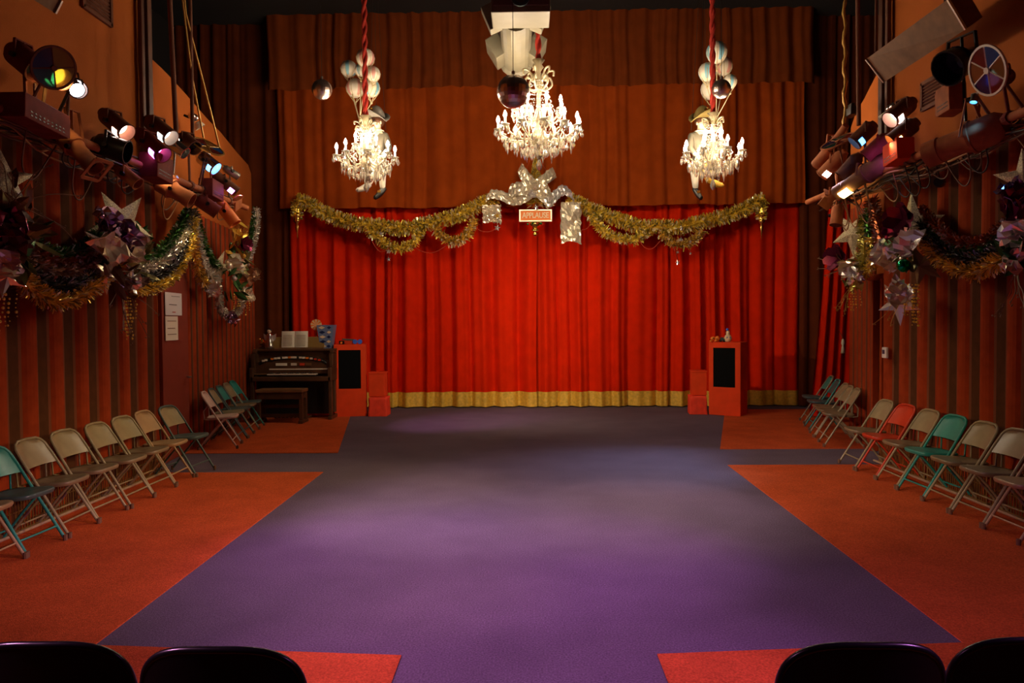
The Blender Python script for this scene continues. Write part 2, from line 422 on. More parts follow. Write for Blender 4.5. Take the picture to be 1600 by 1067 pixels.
# ================================================================== STAGE DRAPERY
def drape(x0, x1, y, z0, z1, per, depth, seed, pw=0.7, hem=0.0, lean=0.0, dx=0.03):
    """pleated cloth facing -Y with irregular folds; returns rows from bottom to top"""
    rg = random.Random(seed); xs = []; x = x0; ph = 0.0; cols = []
    n = int((x1-x0)/dx); folds = []; p = 0.0
    while p < (x1-x0)+per: wd = per*rg.uniform(0.55, 1.5); folds.append((p, wd, rg.uniform(0.55, 1.0), rg.uniform(-0.3, 0.3))); p += wd
    def off(s, t):
        for (a, wd, am, sk) in folds:
            if a <= s < a+wd:
                u = (s-a)/wd; u = u**(1+sk*(0.6+0.4*t))
                return -depth*am*(max(0.0, math.sin(PI*u))**pw)*(0.85+0.25*(1-t)) - 0.18*depth*math.sin(2*PI*u*2.0+sk*20)*am
        return 0
    rows = []
    R_ = 6
    for i in range(R_+1):
        t = i/R_; z = z0+(z1-z0)*t; row = []
        for j in range(n+1):
            s = (x1-x0)*j/n; hz = 0
            if i == 0 and hem: hz = hem*math.sin(s*3.1+seed)+hem*0.6*math.sin(s*9.7+seed*2)
            row.append(V((x0+s+lean*(1-t)*0 + 0.015*math.sin(t*5+s*2), y+off(s, t), z+hz)))
        rows.append(row)
    return rows
def curtain(name, x0, x1, y, z0, z1, per, depth, seed, m, label, hem=0.0, gold=None, pw=0.7):
    rows = drape(x0, x1, y, z0, z1, per, depth, seed, pw, hem=hem)
    root = V(((x0+x1)/2, y, z0))
    if gold:
        o = thing(name, root, label, 'curtain')
        lo = [p+(q-p)*((gold-z0)/max(1e-6, q.z-p.z)) for p, q in zip(rows[0], rows[1])]
        b = MB(); b.grid([lo]+rows[1:]); f = b.build('fabric', m, o, smooth=True)
        b = MB(); b.grid([[p+V((0, -.006, 0)) for p in rows[0]], [p+V((0, -.006, 0)) for p in lo]])
        h = b.build('gold_hem', M_gold_cloth, o, smooth=True); h['label'] = 'gold fringe band along the hem'
    else:
        b = MB(); b.grid(rows); o = tag(b.build(name, m, smooth=True, origin=root), label, 'curtain')
    return o
curtain('stage_curtain', -4.74, 0.21, 14.9, 0.02, 4.3, 0.42, 0.22, 11, M_curtain, 'left half of the bright red stage curtain, organ in front', gold=0.31)
curtain('stage_curtain', 0.17, 5.40, 14.87, 0.02, 4.3, 0.42, 0.22, 12, M_curtain, 'right half of the bright red stage curtain, without the organ', gold=0.31)
curtain('valance_curtain', -4.76, 5.32, 14.50, 3.90, 6.6, 0.50, 0.13, 21, M_valance, 'rust brown pleated valance directly above the red stage curtain', hem=0.012, pw=0.4)
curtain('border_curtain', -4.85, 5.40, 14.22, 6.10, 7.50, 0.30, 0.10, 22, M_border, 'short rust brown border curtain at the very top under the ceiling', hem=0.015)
curtain('leg_curtain', -6.8, -4.62, 14.66, 0.02, 7.5, 0.26, 0.12, 31, M_leg, 'dark brown leg curtain left of the red stage curtain')
curtain('leg_curtain', 5.30, 6.85, 14.66, 0.02, 7.5, 0.26, 0.12, 32, M_leg, 'dark brown leg curtain right of the red stage curtain')
# slanting red tab drape at the right wing
b = MB(); rows = []
for i in range(9):
    t = i/8; z = 0.03+3.9*t; y = 13.0
    xa = 4.88+0.34*t**0.8; xb = 5.95
    rows.append([V((xa+(xb-xa)*j/48, y+0.05*math.sin(j*0.82+0.5*t)+0.02*math.sin(j*2.1), z)) for j in range(49)])
b.grid(rows); tag(b.build('side_drape', M_curtain, smooth=True, origin=(5.3, 13.0, 0.03)), 'slanting dark red side drape behind the far right folding chairs', 'curtain')

# ================================================================== CHANDELIERS
def shared(name, me, parent, loc=(0,0,0), rz=0.0, sc=1.0, rot=None):
    o = bpy.data.objects.new(name, me); C.objects.link(o); o.parent = parent; o.location = loc
    o.rotation_euler = rot if rot else (0, 0, rz); o.scale = (sc, sc, sc); return o
def mb_mesh(fn, name, mats, smooth=False):
    b = MB(); fn(b); return b.mesh(name, mats, smooth)
def _drop(b): b.lathe([(0.001, 0), (0.010, -0.012), (0.024, -0.055), (0.018, -0.075), (0.001, -0.095)], 6)
DROP = mb_mesh(_drop, 'pendant', M_crystal)
def _spear(b): b.lathe([(0.001, 0), (0.011, -0.015), (0.013, -0.07), (0.001, -0.13)], 6)
SPEAR = mb_mesh(_spear, 'pendant', M_crystal)
def _bulb(b): b.lathe([(0.010, 0), (0.024, 0.028), (0.020, 0.055), (0.008, 0.085), (0.001, 0.095)], 8)
BULB = mb_mesh(_bulb, 'bulb', M_bulb, True)
def _candle(b): b.lathe([(0.001, 0), (0.016, 0), (0.016, 0.09), (0.001, 0.09)], 8)
CANDLE = mb_mesh(_candle, 'candle', M_candle)
def _cup(b): b.lathe([(0.001, -0.012), (0.02, -0.01), (0.055, 0.012), (0.062, 0.02), (0.02, 0.006), (0.001, 0.004)], 12)
CUP = mb_mesh(_cup, 'drip_cup', M_crystal, True)

def chandelier(base, R, tiers, top_z, bot_z, label, rope_top, light_w, seed):
    rg = random.Random(seed)
    root = thing('crystal_chandelier', base, label, 'chandelier', 'lit crystal chandeliers')
    b = MB()
    b.lathe([(0.001, bot_z), (0.03, bot_z+.02), (0.05, bot_z+.06), (0.02, bot_z+.10), (0.03, bot_z+.14), (R*.16, bot_z+.20), (R*.19, -0.04), (R*.10, 0.02),
             (0.04, 0.08), (0.055, 0.16), (0.03, 0.22), (0.025, top_z*.55), (0.05, top_z*.62), (0.03, top_z*.72), (0.03, top_z*.84), (0.07, top_z*.90), (0.045, top_z*.94), (0.085, top_z), (0.001, top_z)], 14, o=base)
    b.build('stem', M_ivory, root, smooth=True)
    # crown of scrolls
    b = MB()
    for k in range(6):
        a = 2*PI*k/6+0.2; d = V((math.cos(a), math.sin(a), 0)); rr = R*0.36; zt = top_z
        pts = [(0.02, zt*.58), (rr*.5, zt*.58), (rr*.9, zt*.66), (rr*.75, zt*.76), (rr*.45, zt*.72), (rr*.62, zt*.84), (rr*1.02, zt*.86), (rr*1.0, zt*.79)]
        b.tube(spline([V(base)+d*p[0]+V((0,0,p[1])) for p in pts], 4), 0.014, 5)
    b.build('crown', M_ivory, root, smooth=True)
    pend = []
    for (n, r, z, a0) in tiers:
        def _arm(b, r=r, z=z):
            pts = [(0.03, z+0.05), (r*.25, z-0.10), (r*.6, z-0.13), (r*.9, z-0.06), (r, z)]
            b.tube(spline([(p[0], 0, p[1]) for p in pts], 5), 0.012, 6)
            b.tube(spline([(r*.55, 0, z-0.12), (r*.62, 0, z-0.03), (r*.52, 0, z+0.02), (r*.44, 0, z-0.03)], 4), 0.009, 5)
        me = mb_mesh(_arm, 'arm', M_brass, True)
        for k in range(n):
            a = a0+2*PI*k/n
            arm = shared('arm', me, root, rz=a)
            shared('drip_cup', CUP, arm, (r, 0, z)); shared('candle', CANDLE, arm, (r, 0, z+0.01)); shared('bulb', BULB, arm, (r, 0, z+0.10))
            for q in range(4):
                aa = q*PI/2+0.4; shared('pendant', DROP, arm, (r+0.05*math.cos(aa), 0.05*math.sin(aa), z+0.005), sc=rg.uniform(.8, 1.15))
            shared('pendant', SPEAR, arm, (r*.62, 0, z-0.12), sc=1.1)
    # rings of drops under the basket
    for (rr, zz, n) in ((R*.80, -0.10, int(26*R/.57)), (R*.58, -0.16, int(20*R/.57)), (R*.36, -0.22, int(14*R/.57)), (R*.16, bot_z+.14, 7)):
        for k in range(n):
            a = 2*PI*(k+rg.random()*.3)/n; shared('pendant', SPEAR if k % 2 else DROP, root, (rr*math.cos(a), rr*math.sin(a), zz+rg.uniform(-.015, .015)), a, rg.uniform(1.05, 1.45))
    shared('pendant', DROP, root, (0, 0, bot_z+0.02), sc=1.8)
    # strings of beads: tent from the crown to the ring and the basket below it
    b = MB()
    def bead(p, s):
        p = V(base)+V(p); n = len(b.v)
        for q in ((1,0,0),(0,1,0),(-1,0,0),(0,-1,0),(0,0,1),(0,0,-1)): b.v.append(p+V(q)*s)
        for f in ((0,1,4),(1,2,4),(2,3,4),(3,0,4),(1,0,5),(2,1,5),(3,2,5),(0,3,5)): b.f.append(tuple(n+i for i in f)); b.m.append(0)
    N = int(30*R/.57)
    for k in range(N):
        a = 2*PI*k/N
        for i in range(11):
            t = i/10; rr = R*(.20+.42*t**1.7); bead((rr*math.cos(a), rr*math.sin(a), top_z*.66*(1-t)+0.02), .011)
        for i in range(8):
            t = i/7; rr = R*(.82*(1-t)+.10*t); zz = -0.08+(bot_z+.16+.08)*math.sin(t*PI/2); bead((rr*math.cos(a), rr*math.sin(a), zz), .011)
    o = b.build('bead_strings', M_crystal, root); o['kind'] = 'stuff'; o['label'] = 'strings of small clear crystal beads'
    # rope
    b = MB(); p0 = V(base)+V((0,0,top_z)); p1 = V(rope_top); pts = []; L = (p1-p0).length; n = int(L/0.05)
    for st in range(2):
        pts = []
        for i in range(n+1):
            t = i/n; a = i*0.75+st*PI; pts.append(p0+(p1-p0)*t+V((math.cos(a), math.sin(a), 0))*0.020)
        b.tube(pts, 0.026, 6)
    o = b.build('rope', M_rope, root, smooth=True); o['label'] = 'red velvet twisted rope'
    tot = tiers[0][0]
    for (n, r, z, a0) in tiers[:1]:
        for k in range(0, n, 2):
            l = bpy.data.lights.new('bulb_light', 'POINT'); l.energy = light_w/math.ceil(tot/2); l.color = WARM; l.shadow_soft_size = 0.05
            lo = bpy.data.objects.new('bulb_light', l); C.objects.link(lo); lo.parent = root
            a = a0+2*PI*k/n; lo.location = (r*1.02*math.cos(a), r*1.02*math.sin(a), z+0.20)
    return root
YC, YS = 10.0, 11.0
pc = atY(842, 205, YC)
chandelier(pc, 0.56, [(12, 0.54, 0.0, 0.1), (8, 0.32, 0.24, 0.3)], 0.93, -0.38, 'largest lit crystal chandelier hanging in the centre above the silver bow', (pc.x-0.02, YC, 7.7), CHAND_C, 1)
pl = atY(572, 246, YS); pr = atY(1114, 242, YS)
chandelier(pl, 0.44, [(8, 0.42, 0.0, 0.25), (4, 0.16, 0.16, 0.6)], 0.60, -0.36, 'small lit crystal chandelier on the left with the grey-hatted marionette', (pl.x, YS, 7.7), CHAND_S, 2)
chandelier(pr, 0.44, [(8, 0.42, 0.0, 0.25), (4, 0.16, 0.16, 0.6)], 0.60, -0.36, 'small lit crystal chandelier on the right with the olive-hatted marionette', (pr.x-0.02, YS, 7.7), CHAND_S, 3)

# ================================================================== LIGHTING RIGS ON THE SIDE WALLS
def slot_patch(b, p, ax, r, side, t0, t1, half, L):
    """curved patch on the lamp body between t0..t1 of its length"""
    sd = side - ax*side.dot(ax); sd.normalize(); ot = ax.cross(sd); rows = []
    for t in (t0, (t0+t1)/2, t1):
        rows.append([p+ax*(L*t)+(sd*math.cos(a)+ot*math.sin(a))*r*1.03 for a in [half*(k/4-1) for k in range(9)]])
    b.grid(rows)
def can(rear, front, r, paint, label, glowm=None, name='spotlight', beam=None, slot=True, kind='par', gelframe=False, yoke_up=None, beammat=None, group=None):
    rear, front = V(rear), V(front); ax = (front-rear); L = ax.length; ax.normalize(); R = frame(ax)
    root = thing(name, rear, label, 'stage light', group)
    b = MB()
    if kind == 'par':
        pr_ = [(0.001, -0.10*L), (r*.55, -0.10*L), (r*.62, -0.02*L), (r*.92, 0.06*L), (r, 0.14*L), (r, 0.97*L), (r*1.06, 0.97*L), (r*1.06, L), (r*.95, L), (r*.95, 0.62*L)]
    elif kind == 'ellip':
        pr_ = [(0.001, -0.06*L), (r*.7, -0.05*L), (r*.98, 0.04*L), (r*1.02, 0.34*L), (r*1.10, 0.35*L), (r*1.10, 0.39*L), (r*.95, 0.40*L), (r*.80, 0.50*L), (r*.80, 0.80*L), (r*.86, 0.80*L), (r*.86, L), (r*.78, L), (r*.78, 0.8*L)]
    elif kind == 'scoop':
        pr_ = [(0.001, -0.02*L), (r*.35, 0), (r*.40, 0.2*L), (r*.75, 0.42*L), (r*.96, 0.75*L), (r, 0.93*L), (r*1.05, 0.93*L), (r*1.05, L), (r*.97, L), (r*.7, 0.5*L)]
    else:   # funnel
        pr_ = [(0.001, 0), (r*.5, 0.0), (r*.55, 0.3*L), (r, L), (r*.95, L), (r*.5, 0.35*L)]
    b.lathe(pr_, 18, R, 0, rear); b.build('body', paint, root, smooth=True, angle=35)
    lz = 0.66*L if kind in ('par',) else (0.84*L if kind == 'ellip' else 0.55*L)
    b = MB(); b.lathe([(r*(.78 if kind == 'ellip' else .94), lz), (r*.4, lz+0.10*r), (0.001, lz+0.14*r)], 16, R, 0, rear)
    o = b.build('lens', beammat or glowm or M_lens, root, smooth=True)
    # yoke
    up = V((0,0,1)); sd = ax.cross(up)
    if sd.length < .1: sd = V((0,1,0))
    sd.normalize(); mid = rear+ax*(0.45*L); tu = V(yoke_up) if yoke_up is not None else mid+V((0,0,r*1.3))
    b = MB()
    for s in (-1, 1):
        b.bar(mid+sd*s*r*1.07, tu+sd*s*r*.9, r*.22, 0.012)
    b.bar(tu-sd*r*.95, tu+sd*r*.95, r*.22, 0.012); b.build('yoke', paint, root)
    pn = V((math.copysign(3.95, rear.x), tu.y, 3.34)); b = MB(); b.tube([tu, pn], 0.014, 6); b.lathe([(.05, -.025), (.055, -.025), (.055, .025), (.05, .025)], 10, frame(V((0, 1, 0))), 0, pn); b.build('clamp_arm', paint, root)
    b = MB(); b.lathe([(0.001, 0), (0.022, 0), (0.022, 0.03), (0.001, 0.03)], 8, frame(sd), 0, mid+sd*r*1.07); b.build('yoke_knob', M_blackm, root)
    if gelframe:
        b = MB(); q = r*1.15; c = front+ax*0.012
        for x, y, sx, sy in ((0, q, 2*q, .03), (0, -q, 2*q, .03), (q, 0, .03, 2*q), (-q, 0, .03, 2*q)): b.box(c+R @ V((x, y, 0)), (sx, sy, 0.012), R)
        b.build('gel_frame', paint, root)
    if glowm and slot:
        tocam = (CAM-rear).normalized()*0.8+V((0,0,-0.75))
        b = MB(); slot_patch(b, rear, ax, r, tocam, 0.70, 0.90, 0.5, L)
        o = b.build('light_gap', glowm, root); o['label'] = 'bright gap where lamplight leaks out'
    if beam: 
        for bm in (beam if isinstance(beam, list) else [beam]):
            spot(front+ax*0.03, *bm, parent=root)
    return root
def box_lamp(c, size, rot, paint, label, glowm=None, face=None):
    """square lamp house with rows of vent holes on the side towards the room"""
    root = thing('box_spotlight', c, label, 'stage light')
    b = MB(); b.box(c, size, rot); b.build('housing', paint, root, bevel=0.006)
    b = MB(); sx = 1 if (rot @ V((1,0,0))).dot(CAM-V(c)) > 0 else -1; dy = size[1]; dz = size[2]
    for j in range(2):
        for i in range(9):
            b.box(V(c)+rot @ V((sx*size[0]/2, -dy*.36+dy*.72*i/8, -dz*(.18+.14*j))), (0.006, dy*.035, dz*.05), rot)
    b.build('vent_holes', M_blackm, root)
    b = MB(); b.box(V(c)+rot @ V((0, dy*.5+0.02, 0)), (size[0]*.8, 0.04, dz*.8), rot); b.build('lens_tube', paint, root)
    b = MB(); b.box(V(c)+rot @ V((0, dy*.5+0.042, 0)), (size[0]*.66, 0.006, dz*.66), rot); b.build('lens', glowm or M_lens, root)
    b = MB(); b.bar(V(c)+V((0,0,dz*.5)), V(c)+V((0,0,dz*.5+0.16)), 0.03, 0.012); b.build('hanger', paint, root)
    return root
def colour_wheel(c, n_dir, r, spokes, gels, label, fm, spin=0.0):
    root = thing('colour_wheel', c, label, 'colour wheel'); R = frame(V(n_dir)); c = V(c)
    b = MB(); b.lathe([(r*.91, -0.008), (r, -0.008), (r, 0.008), (r*.91, 0.008), (r*.91, -0.008)], 36, R, 0, c)
    b.lathe([(0.001, -0.014), (r*.13, -0.014), (r*.13, 0.014), (0.001, 0.014)], 12, R, 0, c)
    for k in range(spokes):
        a = spin+2*PI*k/spokes; d = R @ V((math.cos(a), math.sin(a), 0)); b.bar(c+d*r*.1, c+d*r*.93, r*.055, 0.010)
    b.build('rim_and_spokes', fm, root)
    pn = V((math.copysign(3.95, c.x), c.y+.05, 3.34)); b = MB(); b.tube([c, c-R.col[2]*.06, pn], .012, 6); b.build('axle_arm', M_brownp, root)
    for k in range(spokes):
        a0 = spin+2*PI*k/spokes; a1 = spin+2*PI*(k+1)/spokes
        b = MB(); ol = [(0, 0)]+[(r*.92*math.cos(a0+(a1-a0)*i/6), r*.92*math.sin(a0+(a1-a0)*i/6)) for i in range(7)]
        b.prism(ol, -0.002, 0.002, R, c); b.build('gel_segment', GELS[gels[k % len(gels)]], root)
    return root

XP = 3.95; ZP = 3.34
# pipes and cable bundles
for sx, y1, side in ((-1, 10.6, 'left'), (1, 10.6, 'right')):
    b = MB(); b.tube([(sx*XP, -1.5, ZP), (sx*XP, y1, ZP)], 0.038, 10)
    o = b.build('lighting_pipe', M_terra, smooth=True, origin=(sx*XP, 5, ZP)); tag(o, 'orange painted pipe carrying the stage lights on the %s wall' % side, 'pipe')
    for y in (1.5, 4.6, 7.7):
        b = MB(); b.tube([(sx*XP, y, ZP), (sx*(XW-0.07), y, ZP+0.03)], 0.022, 8); b.lathe([(0.05, -0.03), (0.05, 0.03)], 10, frame(V((0,1,0))), 0, V((sx*XP, y, ZP)))
        k = b.build('wall_bracket', M_terra, o, smooth=True, angle=40)
    rg = random.Random(5 if sx < 0 else 6)
    for ci, (cm, n, nm) in enumerate(((M_cable, 9, 'brown'), (M_cable2, 6, 'ochre'), (M_cable3, 6, 'black'))):
        b = MB()
        for k in range(n):
            x0, z0 = rg.uniform(-.10, .10), rg.uniform(-.12, .05); y = 3.2+rg.random(); pts = []
            while y < y1-0.1:
                pts.append(V((sx*(XP+.10+x0+rg.uniform(-.05, .05)), y, ZP-0.01+z0+rg.uniform(-.06, .06)))); y += rg.uniform(.25, .5)
            b.tube(spline(pts, 4), rg.choice((.007, .009, .012)), 5)
        for k in range(5):      # loops that hang free
            y = rg.uniform(5.6, 9.8); dz = rg.uniform(.15, .45)
            b.tube(spline([V((sx*XP, y, ZP-.05)), V((sx*(XP+.1), y+.08, ZP-.05-dz*.8)), V((sx*(XP+.12), y+.25, ZP-.05-dz)), V((sx*(XP+.05), y+.45, ZP-.1))], 5), .007, 5)
        tag(b.build('cable_bundle', cm, smooth=True, origin=(sx*XP, 6, ZP-.1)), 'tangle of %s cables strung along the %s lighting pipe' % (nm, side), 'cables')

# helper: a lamp given by its rear and front point on the photograph and their distance from the room axis
def Lp(x, y, X): return atX(x, y, X)
def S(px, X): return abs(X)*F/abs(px-822)/F          # metres per pixel at that column
PURPLE = (0.80, 0.25, 0.92); MAUVE = (1.0, 0.68, 0.80); COOL = (0.42, 0.58, 1.0); AMBER = (1.0, 0.66, 0.32); WARMW = (1.0, 0.80, 0.55); PINK = (1.0, 0.38, 0.80)
UP = lambda p, dz=0.15: (p[0], p[1], p[2]+dz)
# --- left rig
can(Lp(20, 78, -4.05), Lp(58, 110, -3.85), 0.10, M_maroon, 'dark maroon unlit can lamp at the top left, behind the four-colour wheel')
can(Lp(62, 100, -4.0), Lp(97, 124, -3.7), 0.085, M_brownp, 'can lamp glowing yellow behind the four-colour wheel', G_yellow, beam=(Lp(85, 160, -3.95), AMBER, 14, 110, 1.0, 0.03))
colour_wheel(Lp(84, 106, -3.66), V((0.75, -0.45, -0.45)), 0.17, 4, (4, 1, 3, 4), 'four-colour gel wheel in front of a yellow glowing lamp, upper left', M_brownp, 0.3)
can(Lp(98, 122, -4.05), Lp(122, 140, -3.75), 0.075, M_brownp, 'small floodlight with a bare blue-white lens above the left cables', G_white, slot=False, beammat=G_white)
b = MB(); pf = Lp(122, 141, -3.74)
can(pf+V((-.02, -.03, .02)), pf+V((.03, -.06, -.02)), 0.062, M_blackm, 'round blue-white lamp face turned towards the seats on the left wall', G_cyan, slot=False, beammat=G_white)
Rw = Matrix.Rotation(math.radians(-4), 3, 'X')
bx = Lp(56, 182, -3.85); box_lamp(bx, (0.20, 0.55, 0.19), Rw, M_maroon, 'wide maroon perforated lamp box, nearest on the left pipe')
can(Lp(96, 208, -3.98), Lp(150, 264, -3.66), 0.088, M_terra, 'long terracotta tube spotlight aimed down, nearest on the left wall', None, kind='ellip', gelframe=True, yoke_up=Lp(112, 172, -3.95))
can(Lp(150, 224, -4.0), Lp(200, 238, -3.72), 0.105, M_blackm, 'black barrel spotlight with a round front ring on the left wall', None, slot=False)
can(Lp(163, 178, -4.05), Lp(199, 208, -3.78), 0.085, M_brownp, 'brown can lamp leaking pink-white light above the black barrel spotlight', G_red)
can(Lp(233, 188, -4.08), Lp(268, 216, -3.80), 0.090, M_brownp, 'brown can lamp leaking cyan light, highest on the left rig', G_cyan)
can(Lp(218, 208, -4.0), Lp(256, 243, -3.70), 0.088, M_maroon, 'plum coloured can lamp leaking violet light on the left wall', G_violet,
    beam=((-0.5, 5.0, 0), PURPLE, 560, 46, 1.0, 0.08))
bx = Lp(244, 263, -3.86); box_lamp(bx, (0.20, 0.34, 0.26), Rw, M_maroon, 'square maroon perforated lamp box with a warm lit end, left wall', G_warm)
can(Lp(262, 218, -4.0), Lp(290, 240, -3.8), 0.07, M_chrome, 'shiny chrome lamp barrel on the left wall', None, slot=False, beam=(Lp(276, 300, -3.85), AMBER, 14, 80, 1.0, 0.03))
can(Lp(184, 262, -4.0), Lp(216, 288, -3.8), 0.065, M_terra, 'short terracotta snoot lamp below the black barrel spotlight', None, slot=False)
can(Lp(248, 284, -4.0), Lp(300, 314, -3.66), 0.105, M_terra, 'fat orange-lit terracotta tube spotlight, left wall above the garland peak', None, kind='ellip', slot=False,
    beam=((1.9, 14.8, 1.1), WARMW, 720, 48, 1.0, 0.07))
can(Lp(285, 214, -4.05), Lp(305, 232, -3.85), 0.085, M_brownp, 'brown can lamp behind the tilted gel wheel on the left wall', None, slot=False)
colour_wheel(Lp(325, 229, -3.8), V((0.55, -0.30, 0.80)), 0.20, 6, (0, 2, 5, 0, 2, 5), 'steeply tilted gel wheel on the far end of the left rig', M_ropeg, 0.2)
can(Lp(312, 243, -3.95), Lp(338, 264, -3.75), 0.085, M_chrome, 'silver lamp with a blue glowing end under the tilted gel wheel', G_blue)
bx = Lp(330, 297, -3.92); box_lamp(bx, (0.18, 0.34, 0.22), Rw, M_maroon, 'maroon lamp box at the far end of the left rig')
can(Lp(334, 272, -3.95), Lp(370, 300, -3.72), 0.07, M_brownp, 'slim brown can lamp with violet lit slot, far end of left rig', G_violet,
    beam=((-1.1, 12.7, 0), PINK, 650, 30, 1.0, 0.05))
can(Lp(308, 310, -4.0), Lp(340, 332, -3.8), 0.085, M_maroon, 'maroon snoot lamp low on the left rig beside the orange one', None, slot=False, beam=(Lp(255, 400, -4.4), AMBER, 45, 44, 1.0, 0.04))
can(Lp(342, 316, -3.95), Lp(368, 350, -3.75), 0.08, M_orange, 'bright orange snoot lamp pointing down above the far left ornament', None, slot=False)
can(Lp(350, 262, -3.98), Lp(372, 276, -3.85), 0.05, M_steel, 'small steel clip lamp at the far tip of the left rig', G_warm, slot=False)
# barn door plates of the last left lamp
q = Lp(372, 320, -3.75); b = MB(); b.box(q, (0.02, 0.18, 0.13), Euler((0.5, 0.3, 0)).to_matrix()); b.box(q+V((0.02, -0.05, .08)), (0.02, 0.14, 0.10), Euler((0.2, 0.9, 0)).to_matrix())
tag(b.build('barn_door', M_terra, bevel=0.003, origin=q), 'terracotta barn door flaps at the far end of the left rig', 'barn door')
# --- lamps further along the left pipe, towards the seats
for i, (y, tgt, colr, pw, dg, lab) in enumerate(((4.3, (0.2, 7.4, 0), MAUVE, 900, 48, 'brown can lamp on the left pipe nearer the seats, casting mauve light'),
        (3.0, (2.6, 7.6, 0), AMBER, 800, 32, 'brown can lamp on the left pipe nearer the seats, casting amber light'), (1.4, (0.2, 3.5, 0), PINK, 700, 46, 'brown can lamp on the left pipe nearer the seats, casting purple light'))):
    p = V((-XP, y, ZP-0.15)); d = (V(tgt)-p).normalized()
    can(p, p+d*0.35, 0.09, M_brownp, lab, G_violet, slot=False, beam=(tgt, colr, pw, dg, 1.0, 0.08))
# --- right rig
colour_wheel(Lp(1543, 110, 3.62), V((-0.94, -0.08, -0.30)), 0.20, 6, (5, 2, 0, 1, 2, 0), 'large six-spoked gel wheel on the right wall', M_bw, 0.35)
can(Lp(1520, 82, 4.02), Lp(1480, 108, 3.75), 0.155, M_blackm, 'black bell shaped scoop lamp beside the six-spoked wheel', None, kind='scoop', slot=False)
can(Lp(1575, 120, 4.0), Lp(1548, 122, 3.72), 0.07, M_maroon, 'maroon motor lamp behind the six-spoked gel wheel', G_blue, slot=False)
can(Lp(1565, 196, 3.98), Lp(1448, 243, 3.62), 0.135, M_terra, 'biggest terracotta tube spotlight edged in blue light, right wall', None, kind='ellip', slot=False, gelframe=False, yoke_up=Lp(1520, 158, 3.85),
    beam=((-1.4, 14.8, 1.2), WARMW, 720, 44, 1.0, 0.07))
q = Lp(1514, 196, 3.7); 
can(Lp(1524, 148, 3.78), Lp(1521, 160, 3.76), 0.03, M_steel, 'small blue pilot lamp shining on the biggest tube spotlight', G_blue, slot=False, beam=((q.x, q.y, q.z), (0.08, 0.4, 1.0), 12, 80, 0.8, 0.02))
bx = Lp(1486, 156, 3.9); box_lamp(bx, (0.16, 0.22, 0.25), Rw, M_terra, 'upright terracotta lamp box between the vent and the six-spoked wheel')
can(Lp(1424, 160, 4.05), Lp(1390, 188, 3.80), 0.090, M_brownp, 'brown can lamp leaking white light, highest on the right rig', G_white,
    beam=((-2.6, 7.6, 0), AMBER, 800, 32, 1.0, 0.07))
can(Lp(1430, 192, 4.0), Lp(1392, 222, 3.78), 0.088, M_brownp, 'brown can lamp leaking yellow light above the orange-red box', G_yellow, beam=(Lp(1400, 245, 3.75), AMBER, 10, 100, 1.0, 0.03))
bx = Lp(1404, 238, 3.86); box_lamp(bx, (0.18, 0.30, 0.22), Matrix.Rotation(math.radians(-6), 3, 'X'), M_redbox, 'orange-red perforated lamp box on the right rig', G_violet)
can(Lp(1364, 196, 4.02), Lp(1334, 224, 3.82), 0.092, M_brownp, 'brown can lamp leaking strong blue light on the right rig', G_blue,
    beam=((1.7, 8.8, 0), COOL, 420, 42, 1.0, 0.07))
can(Lp(1388, 214, 3.98), Lp(1352, 246, 3.78), 0.085, M_maroon, 'plum can lamp left of the orange-red box on the right rig', None, slot=False)
colour_wheel(Lp(1309, 221, 3.82), V((-0.45, -0.25, 0.80)), 0.21, 5, (2, 3, 1, 3, 2), 'tilted gel wheel with teal segments, far end of the right rig', M_terra, 0.1)
can(Lp(1322, 196, 3.95), Lp(1277, 258, 3.80), 0.085, M_terra, 'long terracotta funnel hood at the far end of the right rig', None, kind='funnel', slot=False)
can(Lp(1318, 240, 3.98), Lp(1284, 274, 3.80), 0.085, M_terra, 'terracotta can lamp leaking white light, far end of right rig', G_white)
can(Lp(1342, 244, 3.96), Lp(1314, 276, 3.78), 0.080, M_brownp, 'plain brown can lamp between two lit cans, far right rig', None, slot=False)
can(Lp(1384, 252, 3.95), Lp(1308, 302, 3.66), 0.105, M_brownp, 'longest brown tube spotlight with warm glint, right rig above the garland', G_yellow, kind='ellip',
    beam=((0.4, 6.2, 0), MAUVE, 700, 46, 1.0, 0.08))
can(Lp(1308, 298, 3.9), Lp(1290, 314, 3.8), 0.07, M_terra, 'short terracotta lamp with violet glint and flaps, lowest on right rig', G_violet, slot=False)
q = Lp(1290, 318, 3.78); b = MB(); b.box(q, (0.16, 0.02, 0.12), Euler((0.5, 0.5, 0.3)).to_matrix()); b.box(q+V((0.05, 0, .12)), (0.16, 0.02, 0.10), Euler((-0.6, 0.3, 0.3)).to_matrix())
tag(b.build('barn_door', M_terra, bevel=0.003, origin=q), 'terracotta barn door flaps at the far end of the right rig', 'barn door')
can(Lp(1310, 322, 4.0), Lp(1306, 352, 3.95), 0.075, M_terra, 'terracotta snoot lamp pointing straight down at the right drape', None, slot=False)
for i, (y, tgt, colr, pw, dg, lab) in enumerate(((4.6, (-0.3, 5.6, 0), PURPLE, 520, 44, 'brown can lamp on the right pipe nearer the seats, casting violet light'),
        (3.1, (-2.6, 5.6, 0), AMBER, 720, 34, 'brown can lamp on the right pipe nearer the seats, casting amber light'), (1.4, (-0.2, 3.6, 0), PURPLE, 620, 46, 'brown can lamp on the right pipe nearer the seats, casting mauve light'))):
    p = V((XP, y, ZP-0.15)); d = (V(tgt)-p).normalized()
    can(p, p+d*0.35, 0.09, M_brownp, lab, G_violet, slot=False, beam=(tgt, colr, pw, dg, 1.0, 0.08))
